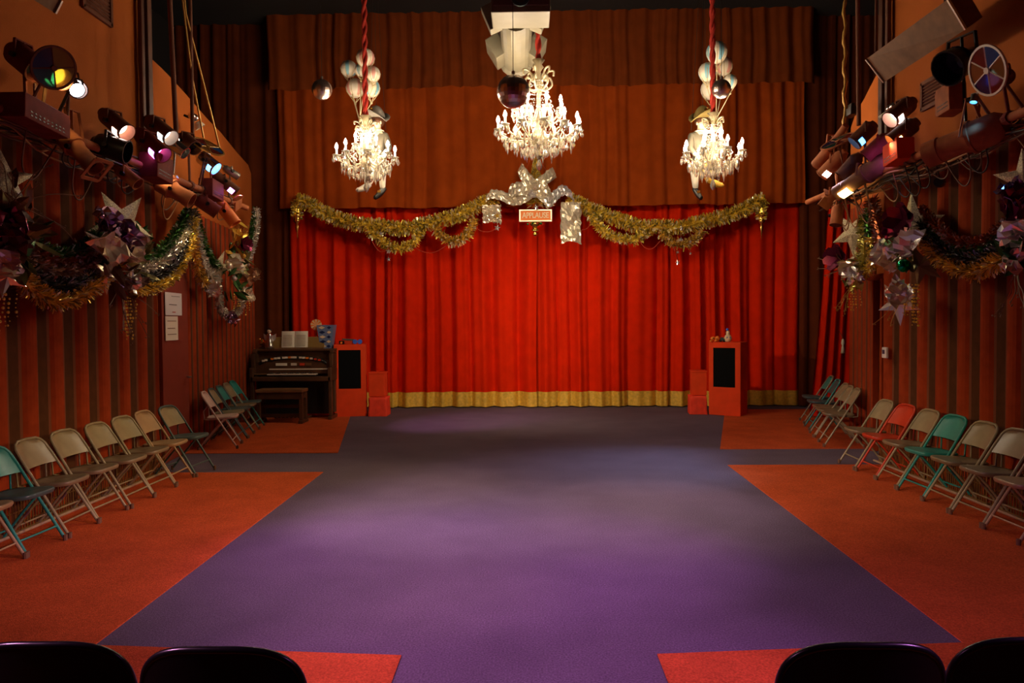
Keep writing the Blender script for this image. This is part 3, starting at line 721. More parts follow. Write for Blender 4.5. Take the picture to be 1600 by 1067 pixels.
# globe lamps on both walls
def globes(p, side, label):
    root = thing('globe_lamp', p, label, 'lamp'); p = V(p); s = 0.05
    b = MB(); b.ball(p+V((0,-.04,.03)), s, 12); b.ball(p+V((0,.04,.03)), s, 12); b.build('glass_globes', M_chrome, root, smooth=True)
    b = MB(); b.lathe([(0.001, -0.05), (0.05, -0.04), (0.075, 0.03), (0.07, 0.035)], 14, frame(V((-side*.5, 0.3, -0.8))), 0, p+V((-side*.03, 0.09, -.06))); b.build('cream_bowl', M_bw, root, smooth=True)
    b = MB(); b.tube([p, p+V((side*.12, 0, 0.05))], 0.018, 6); b.build('wall_arm', M_blackm, root)
globes(Lp(302, 186, -4.35), -1, 'small wall lamp with two shiny globes and cream bowl, left wing wall')
globes(Lp(1394, 172, 4.25), 1, 'small wall lamp with shiny globes and cream bowl, right wall')
# small black speaker on a cord
p = Lp(1468, 285, 4.1); root = thing('hanging_pendant', p, 'small black cylinder hanging on a cord from the right lighting pipe', 'pendant')
b = MB(); b.lathe([(0.001, -0.04), (0.045, -0.04), (0.05, 0.0), (0.045, 0.04), (0.001, 0.04)], 14, frame(V((-0.6, -0.6, 0))), 0, p); b.build('weight', M_blackm, root, smooth=True, angle=40)
b = MB(); b.tube([p+V((0,0,.04)), V((p.x-0.05, p.y, ZP-.05))], 0.005, 5); b.build('cord', M_cable3, root)

# hanging rods, ropes and cords at the rigs
def rope(pts, r, m, label, twist=False, name='hanging_rope'):
    b = MB(); 
    if twist:
        pts = [V(p) for p in pts]; n = int((pts[-1]-pts[0]).length/0.06)
        path = [pts[0]+(pts[-1]-pts[0])*i/n+V((math.cos(i*1.1)*r*.6, math.sin(i*1.1)*r*.6, 0)) for i in range(n+1)]
        b.tube(path, [r*(0.8+0.35*(i % 2)) for i in range(n+1)], 6)
    else: b.tube(pts, r, 6)
    o = b.build(name, m, smooth=True, origin=V(pts[0])); return tag(o, label, 'rope')
rope([Lp(276, 222, -4.05), Lp(270, 100, -4.05), V((-4.05, Lp(262, 0, -4.05).y-0.1, 7.7))], 0.030, M_ropeb, 'thick dark brown rope over the left wing wall, nearest the seats')
rope([Lp(301, 212, -4.05), V((-4.05, Lp(299, 100, -4.05).y, 7.7))], 0.024, M_ropeb, 'straight dark brown rope over the left wing wall, second from the seats')
rope([Lp(318, 215, -4.05), Lp(300, 120, -4.05), Lp(285, 0, -4.05), V((-4.05, 8.6, 7.7))], 0.012, M_ropeg, 'thin ochre cord slanting in front of the straight brown rope, left')
rope([Lp(345, 240, -4.05), Lp(330, 178, -4.05), Lp(290, 20, -4.05), V((-4.05, 8.7, 7.7))], 0.013, M_ropeg, 'thin ochre cord reaching farthest towards the stage on the left')
rope([Lp(223, 200, -4.12), V((-4.12, Lp(221, 0, -4.12).y, 7.7))], 0.018, M_ropeb, 'slim brown rope hanging beside the left wall post')
rope([Lp(1320, 212, 4.0), V((4.0, Lp(1318, 60, 4.0).y, 7.7))], 0.022, M_ropeg, 'gold twisted rope hanging at the far end of the right rig', True)
rope([Lp(1342, 196, 4.05), V((4.05, Lp(1336, 40, 4.05).y, 7.7))], 0.028, M_ropeb, 'thick brown rope hanging beside the gold twisted one on the right')
q = Lp(1330, 175, 4.05); b = MB(); b.box(q, (0.10, 0.22, 0.10)); b.box(q+V((0,0,.07)), (.05,.12,.06)); tag(b.build('rope_clamp', M_blackm, bevel=0.01, origin=q), 'black clamp block where the gold and brown ropes end, right', 'clamp')

# long tilted sheet-metal trough on the right, its twin on the left
def trough(pts_px, X, label):
    """pts: far-top, far-bottom, near-bottom, near-top on the photograph, at the same distances"""
    ft, fb, nb, ntp = pts_px
    A = atX(ft[0], ft[1], X); Bf = atY(fb[0], fb[1], A.y); D = atX(ntp[0], ntp[1], X); Cn = atY(nb[0], nb[1], D.y)
    root = thing('metal_trough', A, label, 'light trough'); out = V((0.14 if X > 0 else -0.14, 0, 0.10))
    b = MB(); b.face([A, Bf, Cn, D]); b.face([A+out, D+out, Cn+out, Bf+out]); b.face([A, A+out, Bf+out, Bf]); b.face([D, Cn, Cn+out, D+out]); b.face([A, D, D+out, A+out]); b.face([Bf, Bf+out, Cn+out, Cn])
    b.build('sheet_body', M_ductm, root)
    for P_, Q in ((A, Bf), (D, Cn)):
        b = MB(); b.bar(P_-out*.04, Q-out*.04, 0.02, 0.02); b.build('end_rim', M_steel, root)
    for k in (0.06, 0.9):
        b = MB(); p = A+(D-A)*k; b.tube([p+out*.4, V((p.x+out.x*.4, p.y, 7.7))], 0.012, 6); b.build('hanger', M_ropeb, root)
    return root
trough(((1354, 92), (1382, 128), (1510, 45), (1482, -2)), 3.72, 'long tilted brown sheet-metal trough hanging above the right rig')
trough(((95, 0), (85, 20), (-35, -55), (-25, -78)), -3.8, 'corner of a grey metal trough at the top left of the wall')
# louvre vents
def vent(c, wy, hz, side, label):
    c = V(c); root = thing('wall_vent', c, label, 'vent')
    b = MB(); x = c.x
    for y, z, sy, sz in ((0, hz/2, wy, .02), (0, -hz/2, wy, .02), (wy/2, 0, .02, hz), (-wy/2, 0, .02, hz)): b.box((x, c.y+y, c.z+z), (.03, sy+.02, sz+.02))
    b.build('vent_frame', M_brownp, root)
    n = 8
    for k in range(n):
        b = MB(); b.box((x+side*.005, c.y, c.z-hz/2+hz*(k+.5)/n), (.02, wy, hz/n*.55), Matrix.Rotation(.5*side, 3, 'Y')); b.build('louvre', M_brownp, root)
vent(Lp(1457, 143, XW-0.02), 0.42, 0.28, 1, 'dark louvred vent on the right wall under the metal trough')
vent(Lp(152, 2, -XW+0.02), 0.50, 0.30, -1, 'dark louvred vent on the left wall at the top edge')

# ================================================================== FOLDING CHAIRS
def u_frame_path():
    pts = []
    def P(x, t): return V((x, -0.27+0.47*t, 0.765*t))
    pts.append(P(-0.215, 0.012)); pts.append(P(-0.205, 0.45)); pts.append(P(-0.2, 0.80))
    for k in range(1, 8):
        a = PI*k/8; pts.append(P(-0.2*math.cos(a) if False else -0.2*math.copysign(abs(math.cos(a))**0.55, math.cos(a)), 0.82+0.18*math.sin(a)**0.62))
    pts.append(P(0.2, 0.80)); pts.append(P(0.205, 0.45)); pts.append(P(0.215, 0.012))
    return pts
def chair_parts():
    d = {}
    b = MB(); b.tube(u_frame_path(), 0.0125, 8); d['front_frame'] = b.mesh('front_frame', M_putty, True)
    # backrest sheet inside the top of the U, slightly dished
    b = MB(); rows = []
    for i in range(9):
        t = 0.715+0.285*i/8; s = max(0.0, (t-0.82)/0.18); hw = 0.195 if s <= 0 else 0.195*max(0.03, max(0.0, 1-s**3.2)**0.45)
        rows.append([V((hw*(-1+2*j/10), -0.27+0.47*t+0.030*(1-(-1+2*j/10)**2), 0.765*t)) for j in range(11)])
    b.grid(rows)
    back = [[p+V((0, 0.006, 0.004)) for p in r] for r in rows]; b.grid([r[::-1] for r in back])
    b.grid([rows[0], back[0]]); d['backrest'] = b.mesh('backrest', M_putty, True)
    # seat pan with a rolled edge
    b = MB(); ol = []
    for k in range(28):
        a = 2*PI*k/28; c, s = math.cos(a), math.sin(a)
        ol.append((0.195*math.copysign(abs(c)**0.5, c)*(1.0 if s < 0 else 0.93), -0.055+0.20*math.copysign(abs(s)**0.55, s)))
    cx, cy = 0, -0.055
    def ring(f, z): return [V((cx+(x-cx)*f, cy+(y-cy)*f, 0.43+z-0.05*(y-cy))) for x, y in ol]
    b.grid([ring(0.96, -0.032), ring(1.0, -0.018), ring(1.0, -0.004), ring(0.97, 0.004), ring(0.85, -0.002), ring(0.5, -0.010), ring(0.05, -0.012)], 0, True)
    b.face(ring(0.96, -0.032)[::-1]); d['seat'] = b.mesh('seat', M_putty, True)
    def leg(sx):
        b = MB(); b.tube([(sx*0.185, -0.10, 0.405), (sx*0.188, 0.05, 0.24), (sx*0.19, 0.235, 0.012)], 0.0115, 8); return b.mesh('rear_leg', M_putty, True)
    d['leg_l'] = leg(-1); d['leg_r'] = leg(1)
    def brace(sx):
        b = MB(); b.tube([(sx*0.195, 0.10, 0.60), (sx*0.192, 0.16, 0.52), (sx*0.188, 0.155, 0.41), (sx*.186, 0.10, 0.40)], 0.008, 6); return b.mesh('seat_brace', M_putty, True)
    d['br_l'] = brace(-1); d['br_r'] = brace(1)
    b = MB(); b.tube([(-0.21, -0.20, 0.115), (0.21, -0.20, 0.115)], 0.008, 6); d['cb1'] = b.mesh('front_crossbar', M_putty, True)
    b = MB(); b.tube([(-0.19, 0.175, 0.09), (0.19, 0.175, 0.09)], 0.008, 6); d['cb2'] = b.mesh('rear_crossbar', M_putty, True)
    b = MB(); b.lathe([(0.001, 0), (0.017, 0), (0.016, 0.045), (0.001, 0.045)], 8); d['foot'] = b.mesh('rubber_foot', M_rubber)
    return d
CP = chair_parts()
_mc = {}
def recol(key, m):
    if (key, m.name) not in _mc:
        me = CP[key].copy(); me.name = CP[key].name; me.materials.clear(); me.materials.append(m); _mc[(key, m.name)] = me
    return _mc[(key, m.name)]
def chair(loc, rz, back_m, frame_m, seat_m, label, group):
    root = thing('folding_chair', loc, label, 'chair', group); root.rotation_euler = (0, 0, rz)
    for key, nm, m in (('front_frame', 'front_frame', frame_m), ('backrest', 'backrest', back_m), ('seat', 'seat', seat_m), ('leg_l', 'rear_leg', frame_m), ('leg_r', 'rear_leg', frame_m),
                       ('br_l', 'seat_brace', frame_m), ('br_r', 'seat_brace', frame_m), ('cb1', 'front_crossbar', frame_m), ('cb2', 'rear_crossbar', frame_m)):
        shared(nm, recol(key, m), root)
    for p in ((-.215, -.265), (.215, -.265), (-.19, .233), (.19, .233)): shared('rubber_foot', CP['foot'], root, (p[0], p[1], 0))
    return root
rg = random.Random(3)
z0 = 0.006
def row(side, specs, group):
    for (y, x, ang, bm, fm, sm, lab) in specs:
        chair((side*x, y, z0), side*-1*math.radians(90)+math.radians(ang), bm, fm, sm, lab, group)
row(-1, [(5.14, 3.93, 1, M_tan, M_tan, M_tan, 'tan folding chair cut off by the left edge, nearest in the left row'),
    (5.61, 3.93, -2, M_teal, M_teal, M_dteal, 'teal folding chair in the left row, second from the left edge'),
    (6.08, 3.93, 2, M_putty, M_putty, M_puttyd, 'putty folding chair right behind the teal one in the left row'),
    (6.55, 3.94, -1, M_putty, M_putty, M_puttyd, 'putty folding chair second behind the teal one in the left row'),
    (7.02, 3.92, 1, M_putty, M_putty, M_puttyd, 'putty folding chair third behind the teal one in the left row'),
    (7.49, 3.93, -1, M_putty, M_putty, M_puttyd, 'putty folding chair fourth behind the teal one in the left row'),
    (7.96, 3.95, 2, M_tan, M_tan, M_tan, 'brownish folding chair next to last in the left row'),
    (8.43, 3.92, -3, M_putty, M_dteal, M_dteal, 'folding chair with putty back and dark teal frame ending the left row')], 'folding chairs along the left wall')
GL = 'folding chairs on the far left by the organ'; GR = 'folding chairs on the far right by the drape'
row(-1, [(10.2, 4.24, 14, M_pink, M_pink, M_pink, 'pinkish white folding chair across the aisle, first of the far left group'),
    (10.67, 4.34, 11, M_putty, M_dteal, M_putty, 'putty-backed folding chair right behind the pinkish white one'),
    (11.14, 4.42, 10, M_teal, M_dteal, M_dteal, 'dark teal folding chair in the middle of the far left group'),
    (11.6, 4.50, 10, M_putty, M_putty, M_puttyd, 'putty folding chair between two teal ones on the far left'),
    (12.05, 4.58, 10, M_teal, M_teal, M_dteal, 'teal folding chair nearest the organ')], GL)
row(1, [(8.66, 3.95, -2, M_putty, M_putty, M_puttyd, 'putty folding chair at the aisle end of the right row, before the red one'),
    (8.19, 3.95, 1, M_redp, M_redp, M_redp, 'red folding chair in the right row'),
    (7.72, 3.95, -1, M_putty, M_putty, M_puttyd, 'putty folding chair between the red and the teal one on the right'),
    (7.26, 3.95, 2, M_teal, M_teal, M_teal, 'teal folding chair in the right row'),
    (6.79, 3.95, -1, M_putty, M_putty, M_puttyd, 'putty folding chair next to the teal one towards the camera, right row'),
    (6.33, 3.95, 1, M_putty, M_putty, M_puttyd, 'putty folding chair touching the right edge of the photo'),
    (5.86, 3.95, 0, M_tan, M_tan, M_tan, 'folding chair of which only a foot shows at the right edge')], 'folding chairs along the right wall')
row(1, [(10.15, 4.26, -13, M_putty, M_putty, M_puttyd, 'putty folding chair across the aisle, first of the far right group'),
    (10.55, 4.34, -12, M_putty, M_putty, M_puttyd, 'putty folding chair second in the far right group'),
    (10.95, 4.44, -12, M_putty, M_putty, M_puttyd, 'putty folding chair third in the far right group'),
    (11.65, 4.62, -12, M_dteal, M_teal, M_dteal, 'dark teal folding chair fourth in the far right group'),
    (12.35, 4.80, -12, M_teal, M_putty, M_dteal, 'teal-backed folding chair farthest back on the right')], GR)

# black plastic stacking chairs in the foreground
def black_chair(loc, rz, label):
    root = thing('stacking_chair', loc, label, 'chair', 'black stacking chairs in the foreground'); root.rotation_euler = (0, 0, rz)
    def add(b, nm, m, **k):
        me = b.mesh(nm, m, True); o = shared(nm, me, root); return o
    b = MB(); rows = []; back = []
    for i in range(21):
        if i < 6: z = 0.50+0.17*i/6; hw = 0.222*(0.80+0.20*math.sin(PI/2*i/6))
        else: a_ = math.radians(88.5*(i-6)/14); hw = 0.222*math.cos(a_)**0.66; z = 0.67+0.182*math.sin(a_)**0.66
        t = (z-0.50)/0.352
        rows.append([V((hw*u, -0.19-0.07*t-0.035*(1-(hw*u/0.222)**2), z)) for u in [-1+2*j/16 for j in range(17)]])
        back.append([p+V((0, 0.022*(1-0.6*t**6), 0)) for p in rows[-1]])
    b.grid(rows); b.grid([r[::-1] for r in back]); b.grid([[r[0] for r in rows], [r[0] for r in back]][::-1]); b.grid([[r[-1] for r in rows], [r[-1] for r in back]]); b.grid([rows[-1], back[-1]]); b.grid([rows[0][::-1], back[0][::-1]])
    add(b, 'backrest', M_blackp)
    b = MB(); edge = [r[0] for r in rows]+[p for p in rows[-1][1:-1]]+[r[-1] for r in rows[::-1]]
    b.tube([p+V((0, 0.008, 0)) for p in edge], 0.010, 8); add(b, 'rolled_edge', M_blackp)
    b = MB(); ol = []
    for k in range(24):
        a = 2*PI*k/24; c, s = math.cos(a), math.sin(a); ol.append((0.22*math.copysign(abs(c)**.5, c), 0.03+0.21*math.copysign(abs(s)**.5, s)))
    b.prism(ol, 0.435, 0.46); add(b, 'seat', M_blackp)
    for sx in (-1, 1):
        b = MB(); b.tube(spline([(sx*.215, -.24, .012), (sx*.2, -.16, .42), (sx*.19, -.19, .55), (sx*.185, -.225, .64)], 4), 0.012, 8); add(b, 'rear_leg', M_steel)
        b = MB(); b.tube([(sx*.215, .24, .012), (sx*.2, .16, .44)], 0.012, 8); add(b, 'front_leg', M_steel)
# chairs face the stage (+Y), their backs towards the camera
for x, y, rz, lab in ((-1.32, 2.25, 0.02, 'black plastic chair back cut off by the lower left corner'), (-0.828, 2.22, 0.0, 'black plastic chair back on the left beside the pink-red carpet'),
                      (0.90, 2.25, 0.0, 'black plastic chair back on the right beside the pink-red carpet'), (1.385, 2.28, -0.03, 'black plastic chair back cut off by the lower right corner')):
    black_chair((x, y, z0), rz, lab)

# wire cages and floor rail behind the side rows
def cage(side, y0, y1, label):
    root = thing('wire_cage', (side*4.2, y0, 0), label, 'wire cage'); x0, x1 = side*4.16, side*4.32; h = 0.34
    b = MB()
    for x in (x0, x1):
        for z in (0.03, h): b.tube([(x, y0, z), (x, y1, z)], 0.007, 5)
    for y in (y0, y1):
        for z in (0.03, h): b.tube([(x0, y, z), (x1, y, z)], 0.007, 5)
        for x in (x0, x1): b.tube([(x, y, 0), (x, y, h)], 0.007, 5)
    b.build('cage_frame', M_cage, root)
    b = MB(); n = int((y1-y0)/0.035)
    for k in range(1, n):
        y = y0+(y1-y0)*k/n; b.box((x0, y, h/2+.015), (.006, .008, h-.03))
    b.box((x0, (y0+y1)/2, h*.55), (.006, y1-y0, .008))
    o = b.build('wire_bars', M_cage, root); o['kind'] = 'stuff'
for i in range(4): cage(-1, 4.3+i*1.06, 5.3+i*1.06, ['wire cage nearest the camera under the left chairs', 'wire cage under the teal chair of the left row', 'wire cage under the middle of the left row', 'wire cage at the aisle end of the left row'][i])
for i in range(4): cage(1, 4.7+i*1.06, 5.7+i*1.06, ['wire cage nearest the camera under the right chairs', 'wire cage under the right chair row by the photo edge', 'wire cage under the teal chair of the right row', 'wire cage at the aisle end of the right row'][i])
for sx, y1, nm in ((-1, 8.5, 'left'), (1, 8.95, 'right')):
    b = MB(); b.tube([(sx*4.13, 2.5, 0.022), (sx*4.13, y1, 0.022)], 0.014, 8); tag(b.build('floor_rail', M_rail, smooth=True, origin=(sx*4.13, 5, 0.008)), 'pale metal rail on the floor along the %s wall' % nm, 'rail')

# ================================================================== ORGAN, BENCH AND WHAT STANDS ON THEM
OX, OY = -4.13, 13.0
def B(b, x0, x1, y0, y1, za, zb, mi=0): b.box(((x0+x1)/2, (y0+y1)/2, (za+zb)/2), (x1-x0, y1-y0, zb-za), None, mi)
org = thing('electric_organ', (OX, OY+.3, z0), 'dark wooden home organ with two keyboards in the left corner', 'organ')
hw = 0.71
b = MB(); B(b, OX-hw, OX+hw, OY+.30, OY+.68, .10, 1.205); B(b, OX-hw+.04, OX+hw-.04, OY+.16, OY+.30, .80, 1.02); b.build('cabinet', M_wood, org, bevel=0.012)
for s in (-1, 1):
    b = MB(); x = OX+s*(hw-.02)
    for (ya, yb, za, zb) in ((OY+.0, OY+.66, .68, .92), (OY+.10, OY+.68, .92, 1.16), (OY+.16, OY+.70, 1.16, 1.22)): B(b, x-.035, x+.035, ya, yb, za, zb)
    B(b, x-.03, x+.03, OY+.02, OY+.10, 0.07, .68); B(b, x-.035, x+.035, OY-.02, OY+.68, 0.006, .07)
    b.build('side_panel', M_wood, org, bevel=0.012)
b = MB(); B(b, OX-hw, OX+hw, OY+.0, OY+.36, .68, .76); b.build('key_bed', M_wood, org, bevel=0.01)
b = MB(); B(b, OX-hw-.02, OX+hw+.02, OY+.22, OY+.72, 1.20, 1.24); b.build('top_board', M_wood, org, bevel=0.01)
b = MB(); B(b, OX-.52, OX+.50, OY+.42, OY+.46, 1.24, 1.45); b.build('music_desk', M_ochre, org, bevel=0.012)
b = MB(); B(b, OX-.50, OX+.50, OY+.36, OY+.42, 1.235, 1.26); b.build('desk_ledge', M_woodl, org, bevel=0.006)
def manual(xa, xb, y, z, n):
    m = MB(); wk = (xb-xa)/n
    for k in range(n): m.box((xa+wk*(k+.5), y, z), (wk*.93, .14, .022))
    o = m.build('keyboard', M_key, org)
    m = MB()
    for k in range(n-1):
        if k % 7 not in (2, 6): m.box((xa+wk*(k+1), y+.03, z+.018), (wk*.55, .08, .018))
    m.build('black_keys', M_keyb, o)
manual(OX-.42, OX+.44, OY+.10, .80, 26); manual(OX-.42, OX+.66, OY+.22, .885, 33)
b = MB(); B(b, OX-.66, OX-.44, OY+.03, OY+.10, .80, .815); b.build('switch_strip', M_woodl, org)
# arched tab panel
b = MB(); pts = []
for k in range(13):
    t = k/12; pts.append(V((OX-.60+1.2*t, OY+.20-.02, .98+.11*math.sin(PI*t)**.5)))
b.tube(pts, 0.035, 8); b.build('arched_tab_rail', M_keyb, org, smooth=True)
rg = random.Random(8)
tabc = [M_key, M_paper, M_key, M_orange, M_paper, M_redp, M_key]
for k, t in enumerate((.07, .11, .20, .25, .30, .37, .41, .46, .50, .54, .62, .67, .72, .78, .84, .90)):
    z = .98+.11*math.sin(PI*t)**.5; b = MB(); b.box((OX-.60+1.2*t, OY+.135, z+.005), (.05, .012, .034)); b.build('stop_tab', [M_key, M_paper, M_orange, M_key, M_paper][k % 5] if t not in (.84, .90) else M_redp, org)
for x, wd, m in ((-.20, .20, M_paper), (.02, .10, M_key), (.17, .09, M_redp), (.28, .10, M_woodl)):
    b = MB(); b.box((OX+x, OY+.15, .97), (wd, .012, .045)); b.build('control_plate', m, org)
b = MB(); B(b, OX-hw+.05, OX+hw-.05, OY+.26, OY+.30, .08, .68); b.build('knee_panel', M_keyb, org)
b = MB()
for k in range(9): B(b, OX-.30+k*.07, OX-.265+k*.07, OY+.02, OY+.26, .035, .06)
b.build('foot_pedals', M_wood, org)
# bench
bn = thing('organ_bench', (OX-.03, OY-.36, z0), 'dark wooden bench in front of the organ', 'bench'); X0, Y0 = OX-.03, OY-.36
b = MB(); B(b, X0-.40, X0+.40, Y0-.17, Y0+.17, .53, .585); b.build('seat', M_woodl, bn, bevel=0.01)
b = MB(); B(b, X0-.38, X0+.38, Y0-.15, Y0+.15, .42, .53); b.build('music_box', M_wood, bn, bevel=0.006)
for s in (-1, 1):
    b = MB(); x = X0+s*.36; B(b, x-.03, x+.03, Y0-.15, Y0-.08, .05, .53); B(b, x-.03, x+.03, Y0+.08, Y0+.15, .05, .53); B(b, x-.035, x+.035, Y0-.18, Y0+.18, .006, .06); b.build('leg', M_wood, bn, bevel=0.008)
for z in (.10, .26): b = MB(); B(b, X0-.36, X0+.36, Y0-.02, Y0+.02, z, z+.06); b.build('stretcher', M_wood, bn, bevel=0.006)
# open music book
bk = thing('music_book', (OX-.03, OY+.37, 1.262), 'open music book leaning on the organ desk', 'book')
for s in (-1, 1):
    b = MB(); rows = []
    for i in range(2):
        rows.append([V((OX-.03+s*(.005+.23*u), OY+.375+.032*i-.025*math.sin(PI*u*.9), 1.262+.29*i)) for u in [k/8 for k in range(9)]])
    b.grid(rows); b.grid([[p+V((0, .014, 0)) for p in r][::-1] for r in rows]); b.grid([rows[1], [p+V((0, .014, 0)) for p in rows[1]]]); b.grid([[r[-1] for r in rows], [r[-1]+V((0, .014, 0)) for r in rows]])
    b.build('page_block', M_paper, bk)
    b = MB()
    for k in range(8):
        t = 0.12+.09*k; c = V((OX-.03+s*.12, OY+.372+.032*t-.026, 1.262+.29*t)); b.box(c, (.17, .002, .006))
    b.build('lines_of_notes', M_woodl, bk)
# tapering blue vase with diamond pattern
vx, vy = OX+.52, OY+.50
vz = 1.24
va = thing('patterned_vase', (vx, vy, vz), 'tall square blue-grey vase with navy and cream diamonds on the organ', 'vase')
b = MB(); w0, w1, h = .10, .155, .42
def sq(w_, z): return [V((vx-w_, vy-w_*.7, z)), V((vx+w_, vy-w_*.7, z)), V((vx+w_, vy+w_*.7, z)), V((vx-w_, vy+w_*.7, z))]
b.grid([sq(w0, vz), sq(w1, vz+h), sq(w1*.9, vz+h), sq(w0*.9, vz+.03)], 0, True); b.face(sq(w0, vz)[::-1]); b.build('body', M_bluepat, va)
for r_ in range(5):
    for c_ in range(2):
        t = .09+.2*r_; w_ = w0+(w1-w0)*t; cx = vx+(-.42 if c_ == 0 else .48)*w_; yy = vy-w_*.7-.003; zz = vz+h*t; a = .062 if c_ == 0 else .04
        m = M_navy if (r_+c_) % 2 else M_cream
        b = MB(); b.prism([(-a, 0), (0, -.028), (a, 0), (0, .028)], -.002, .002, Matrix(((1,0,0),(0,0,-1),(0,1,0))), (cx, yy, zz)); b.build('diamond', m, va)
# swirl disc on a stick
lx, lz = OX+.33, 1.665; ly = OY+.50
lp = thing('pinwheel', (lx, ly, vz), 'round orange and cream striped pinwheel beside the blue vase', 'pinwheel')
for k in range(18):
    a0, a1 = 2*PI*k/18, 2*PI*(k+1)/18; b = MB()
    b.prism([(0, 0)]+[(.10*math.cos(a0+(a1-a0)*i/3), .10*math.sin(a0+(a1-a0)*i/3)) for i in range(4)], -.008, .008, Matrix(((1,0,0),(0,0,-1),(0,1,0))), (lx, ly, lz)); b.build('segment', M_orange if k % 2 else M_cream, lp)
b = MB(); b.tube([(lx, ly+.01, vz+.002), (lx, ly+.01, lz)], .006, 6); b.build('stick', M_cream, lp)
# silver figurine and gold ornament
fx, fy, fz_ = OX-.47, OY+.33, 1.242
fg = thing('angel_figurine', (fx, fy, fz_), 'silver winged angel figurine on the left of the organ', 'figurine')
b = MB(); b.lathe([(.001, 0), (.085, 0), (.075, .06), (.05, .16), (.042, .21), (.055, .25), (.03, .275), (.022, .285)], 14, None, 0, (fx, fy, fz_)); b.build('robe', M_chrome, fg, smooth=True)
b = MB(); b.ball((fx, fy, fz_+.315), .038, 12); b.build('head', M_face, fg, smooth=True)
b = MB(); b.ball((fx, fy+.008, fz_+.328), .042, 12, sc=(1, .9, .85)); b.build('hair', M_keyb, fg, smooth=True)
for s in (-1, 1):
    b = MB(); b.prism([(0, .10), (s*.10, .16), (s*.115, .27), (s*.06, .24), (0, .23)], -.008, .008, Matrix(((1,0,0),(0,0,-1),(0,1,0))), (fx, fy+.04, fz_)); b.build('wing', M_foils, fg)
gx, gy, gz = OX-.64, OY+.48, 1.24
gg = thing('gold_ornament', (gx, gy, gz), 'small gold ornament on a dark base, far left on the organ', 'ornament')
b = MB(); b.lathe([(.001, 0), (.07, 0), (.07, .02), (.03, .035), (.02, .06), (.001, .06)], 12, None, 0, (gx, gy, gz)); b.build('base', M_wood, gg)
b = MB(); b.ball((gx-.03, gy, gz+.12), .055, 10, sc=(1, .8, 1.1)); b.ball((gx+.05, gy, gz+.10), .05, 10, sc=(1.3, .8, .7)); b.ball((gx-.06, gy, gz+.17), .028, 8); b.lathe([(.02, 0), (.05, .05), (.06, .07)], 8, frame(V((1, 0, .6))), 0, (gx+.08, gy, gz+.09)); b.build('body', M_gold, gg, smooth=True)

# ================================================================== SPEAKER CABINETS AND BOXES
def cabinet(c, rz, label):
    root = thing('speaker_cabinet', c, label, 'speaker'); root.rotation_euler = (0, 0, rz)
    def add(b, nm, m, bev=0):
        o = b.build(nm, m, None, bevel=bev); o.parent = root; return o
    w_, d_, h_ = .565, .40, 1.30
    b = MB(); b.box((0, d_/2+.012, h_/2), (w_, d_-.024, h_)); add(b, 'carcass', M_redbox, .005)
    b = MB(); g0, g1, z0_, z1_ = -.205, .19, .50, 1.20
    for x0, x1, za, zb in ((-w_/2, g0, 0, h_), (g1, w_/2, 0, h_), (g0, g1, 0, z0_), (g0, g1, z1_, h_)): b.box(((x0+x1)/2, .006, (za+zb)/2), (x1-x0, .024, zb-za))
    add(b, 'front_board', M_redbox)
    b = MB(); b.box(((g0+g1)/2, .014, (z0_+z1_)/2), (g1-g0, .01, z1_-z0_)); add(b, 'grille', M_grille)
    return root
cl = atZ(548, 651); cr = atZ(1133, 649.5)
cabinet((cl.x, cl.y, z0), math.radians(10), 'red speaker cabinet beside the organ'); cabinet((cr.x-.01, cr.y, z0), math.radians(-33), 'red speaker cabinet turned inward on the right of the stage')
def rbox(c, size, m, label, rz=0.0, cloth=False):
    b = MB(); R = Matrix.Rotation(rz, 3, 'Z')
    c = V(c)
    if not cloth: b.box(c+V((0, 0, size[2]/2)), size, R); b.box(c+V((0, 0, size[2]-.012)), (size[0]+.02, size[1]+.02, .024), R); o = b.build('red_box', m, bevel=.006, origin=c)
    else:
        n = 10; q = random.Random(int(c.x*100)); rows = []
        per = [(-1+2*k/n, -1) for k in range(n)]+[(1, -1+2*k/n) for k in range(n)]+[(1-2*k/n, 1) for k in range(n)]+[(-1, 1-2*k/n) for k in range(n)]
        for i in range(7):
            t = i/6; fl = 1.06-.05*t; rows.append([c+R @ V((x*size[0]/2*(fl+q.uniform(-.05, .05)), y*size[1]/2*(fl+q.uniform(-.05, .05)), size[2]*t+(q.uniform(-.012, .012) if 0 < i < 6 else 0))) for x, y in per])
        rows.append([c+R @ V((x*size[0]/2*.5, y*size[1]/2*.5, size[2]+.004)) for x, y in per]); rows.append([c+V((0, 0, size[2]+.004)) for _ in per])
        b.grid(rows, 0, True); o = b.build('cloth_covered_box', m, smooth=True, origin=c)
    return tag(o, label, 'box')
c1 = atZ(590, 651); rbox((c1.x, c1.y+.18, z0), (.32, .34, .34), M_redcloth, 'box under wrinkled red cloth beside the left speaker', 0, True)
rbox((c1.x-.02, c1.y+.19, z0+.352), (.285, .30, .44), M_redbox, 'upright red box on the cloth-covered box, left of the stage')
c2 = atZ(1093, 648); rbox((c2.x+.0, c2.y+.18, z0), (.29, .34, .33), M_redcloth, 'box under wrinkled red cloth beside the right speaker', -.1, True)
rbox((c2.x+.02, c2.y+.19, z0+.342), (.26, .30, .44), M_redbox, 'upright red box on the cloth-covered box, right of the stage', -.1)
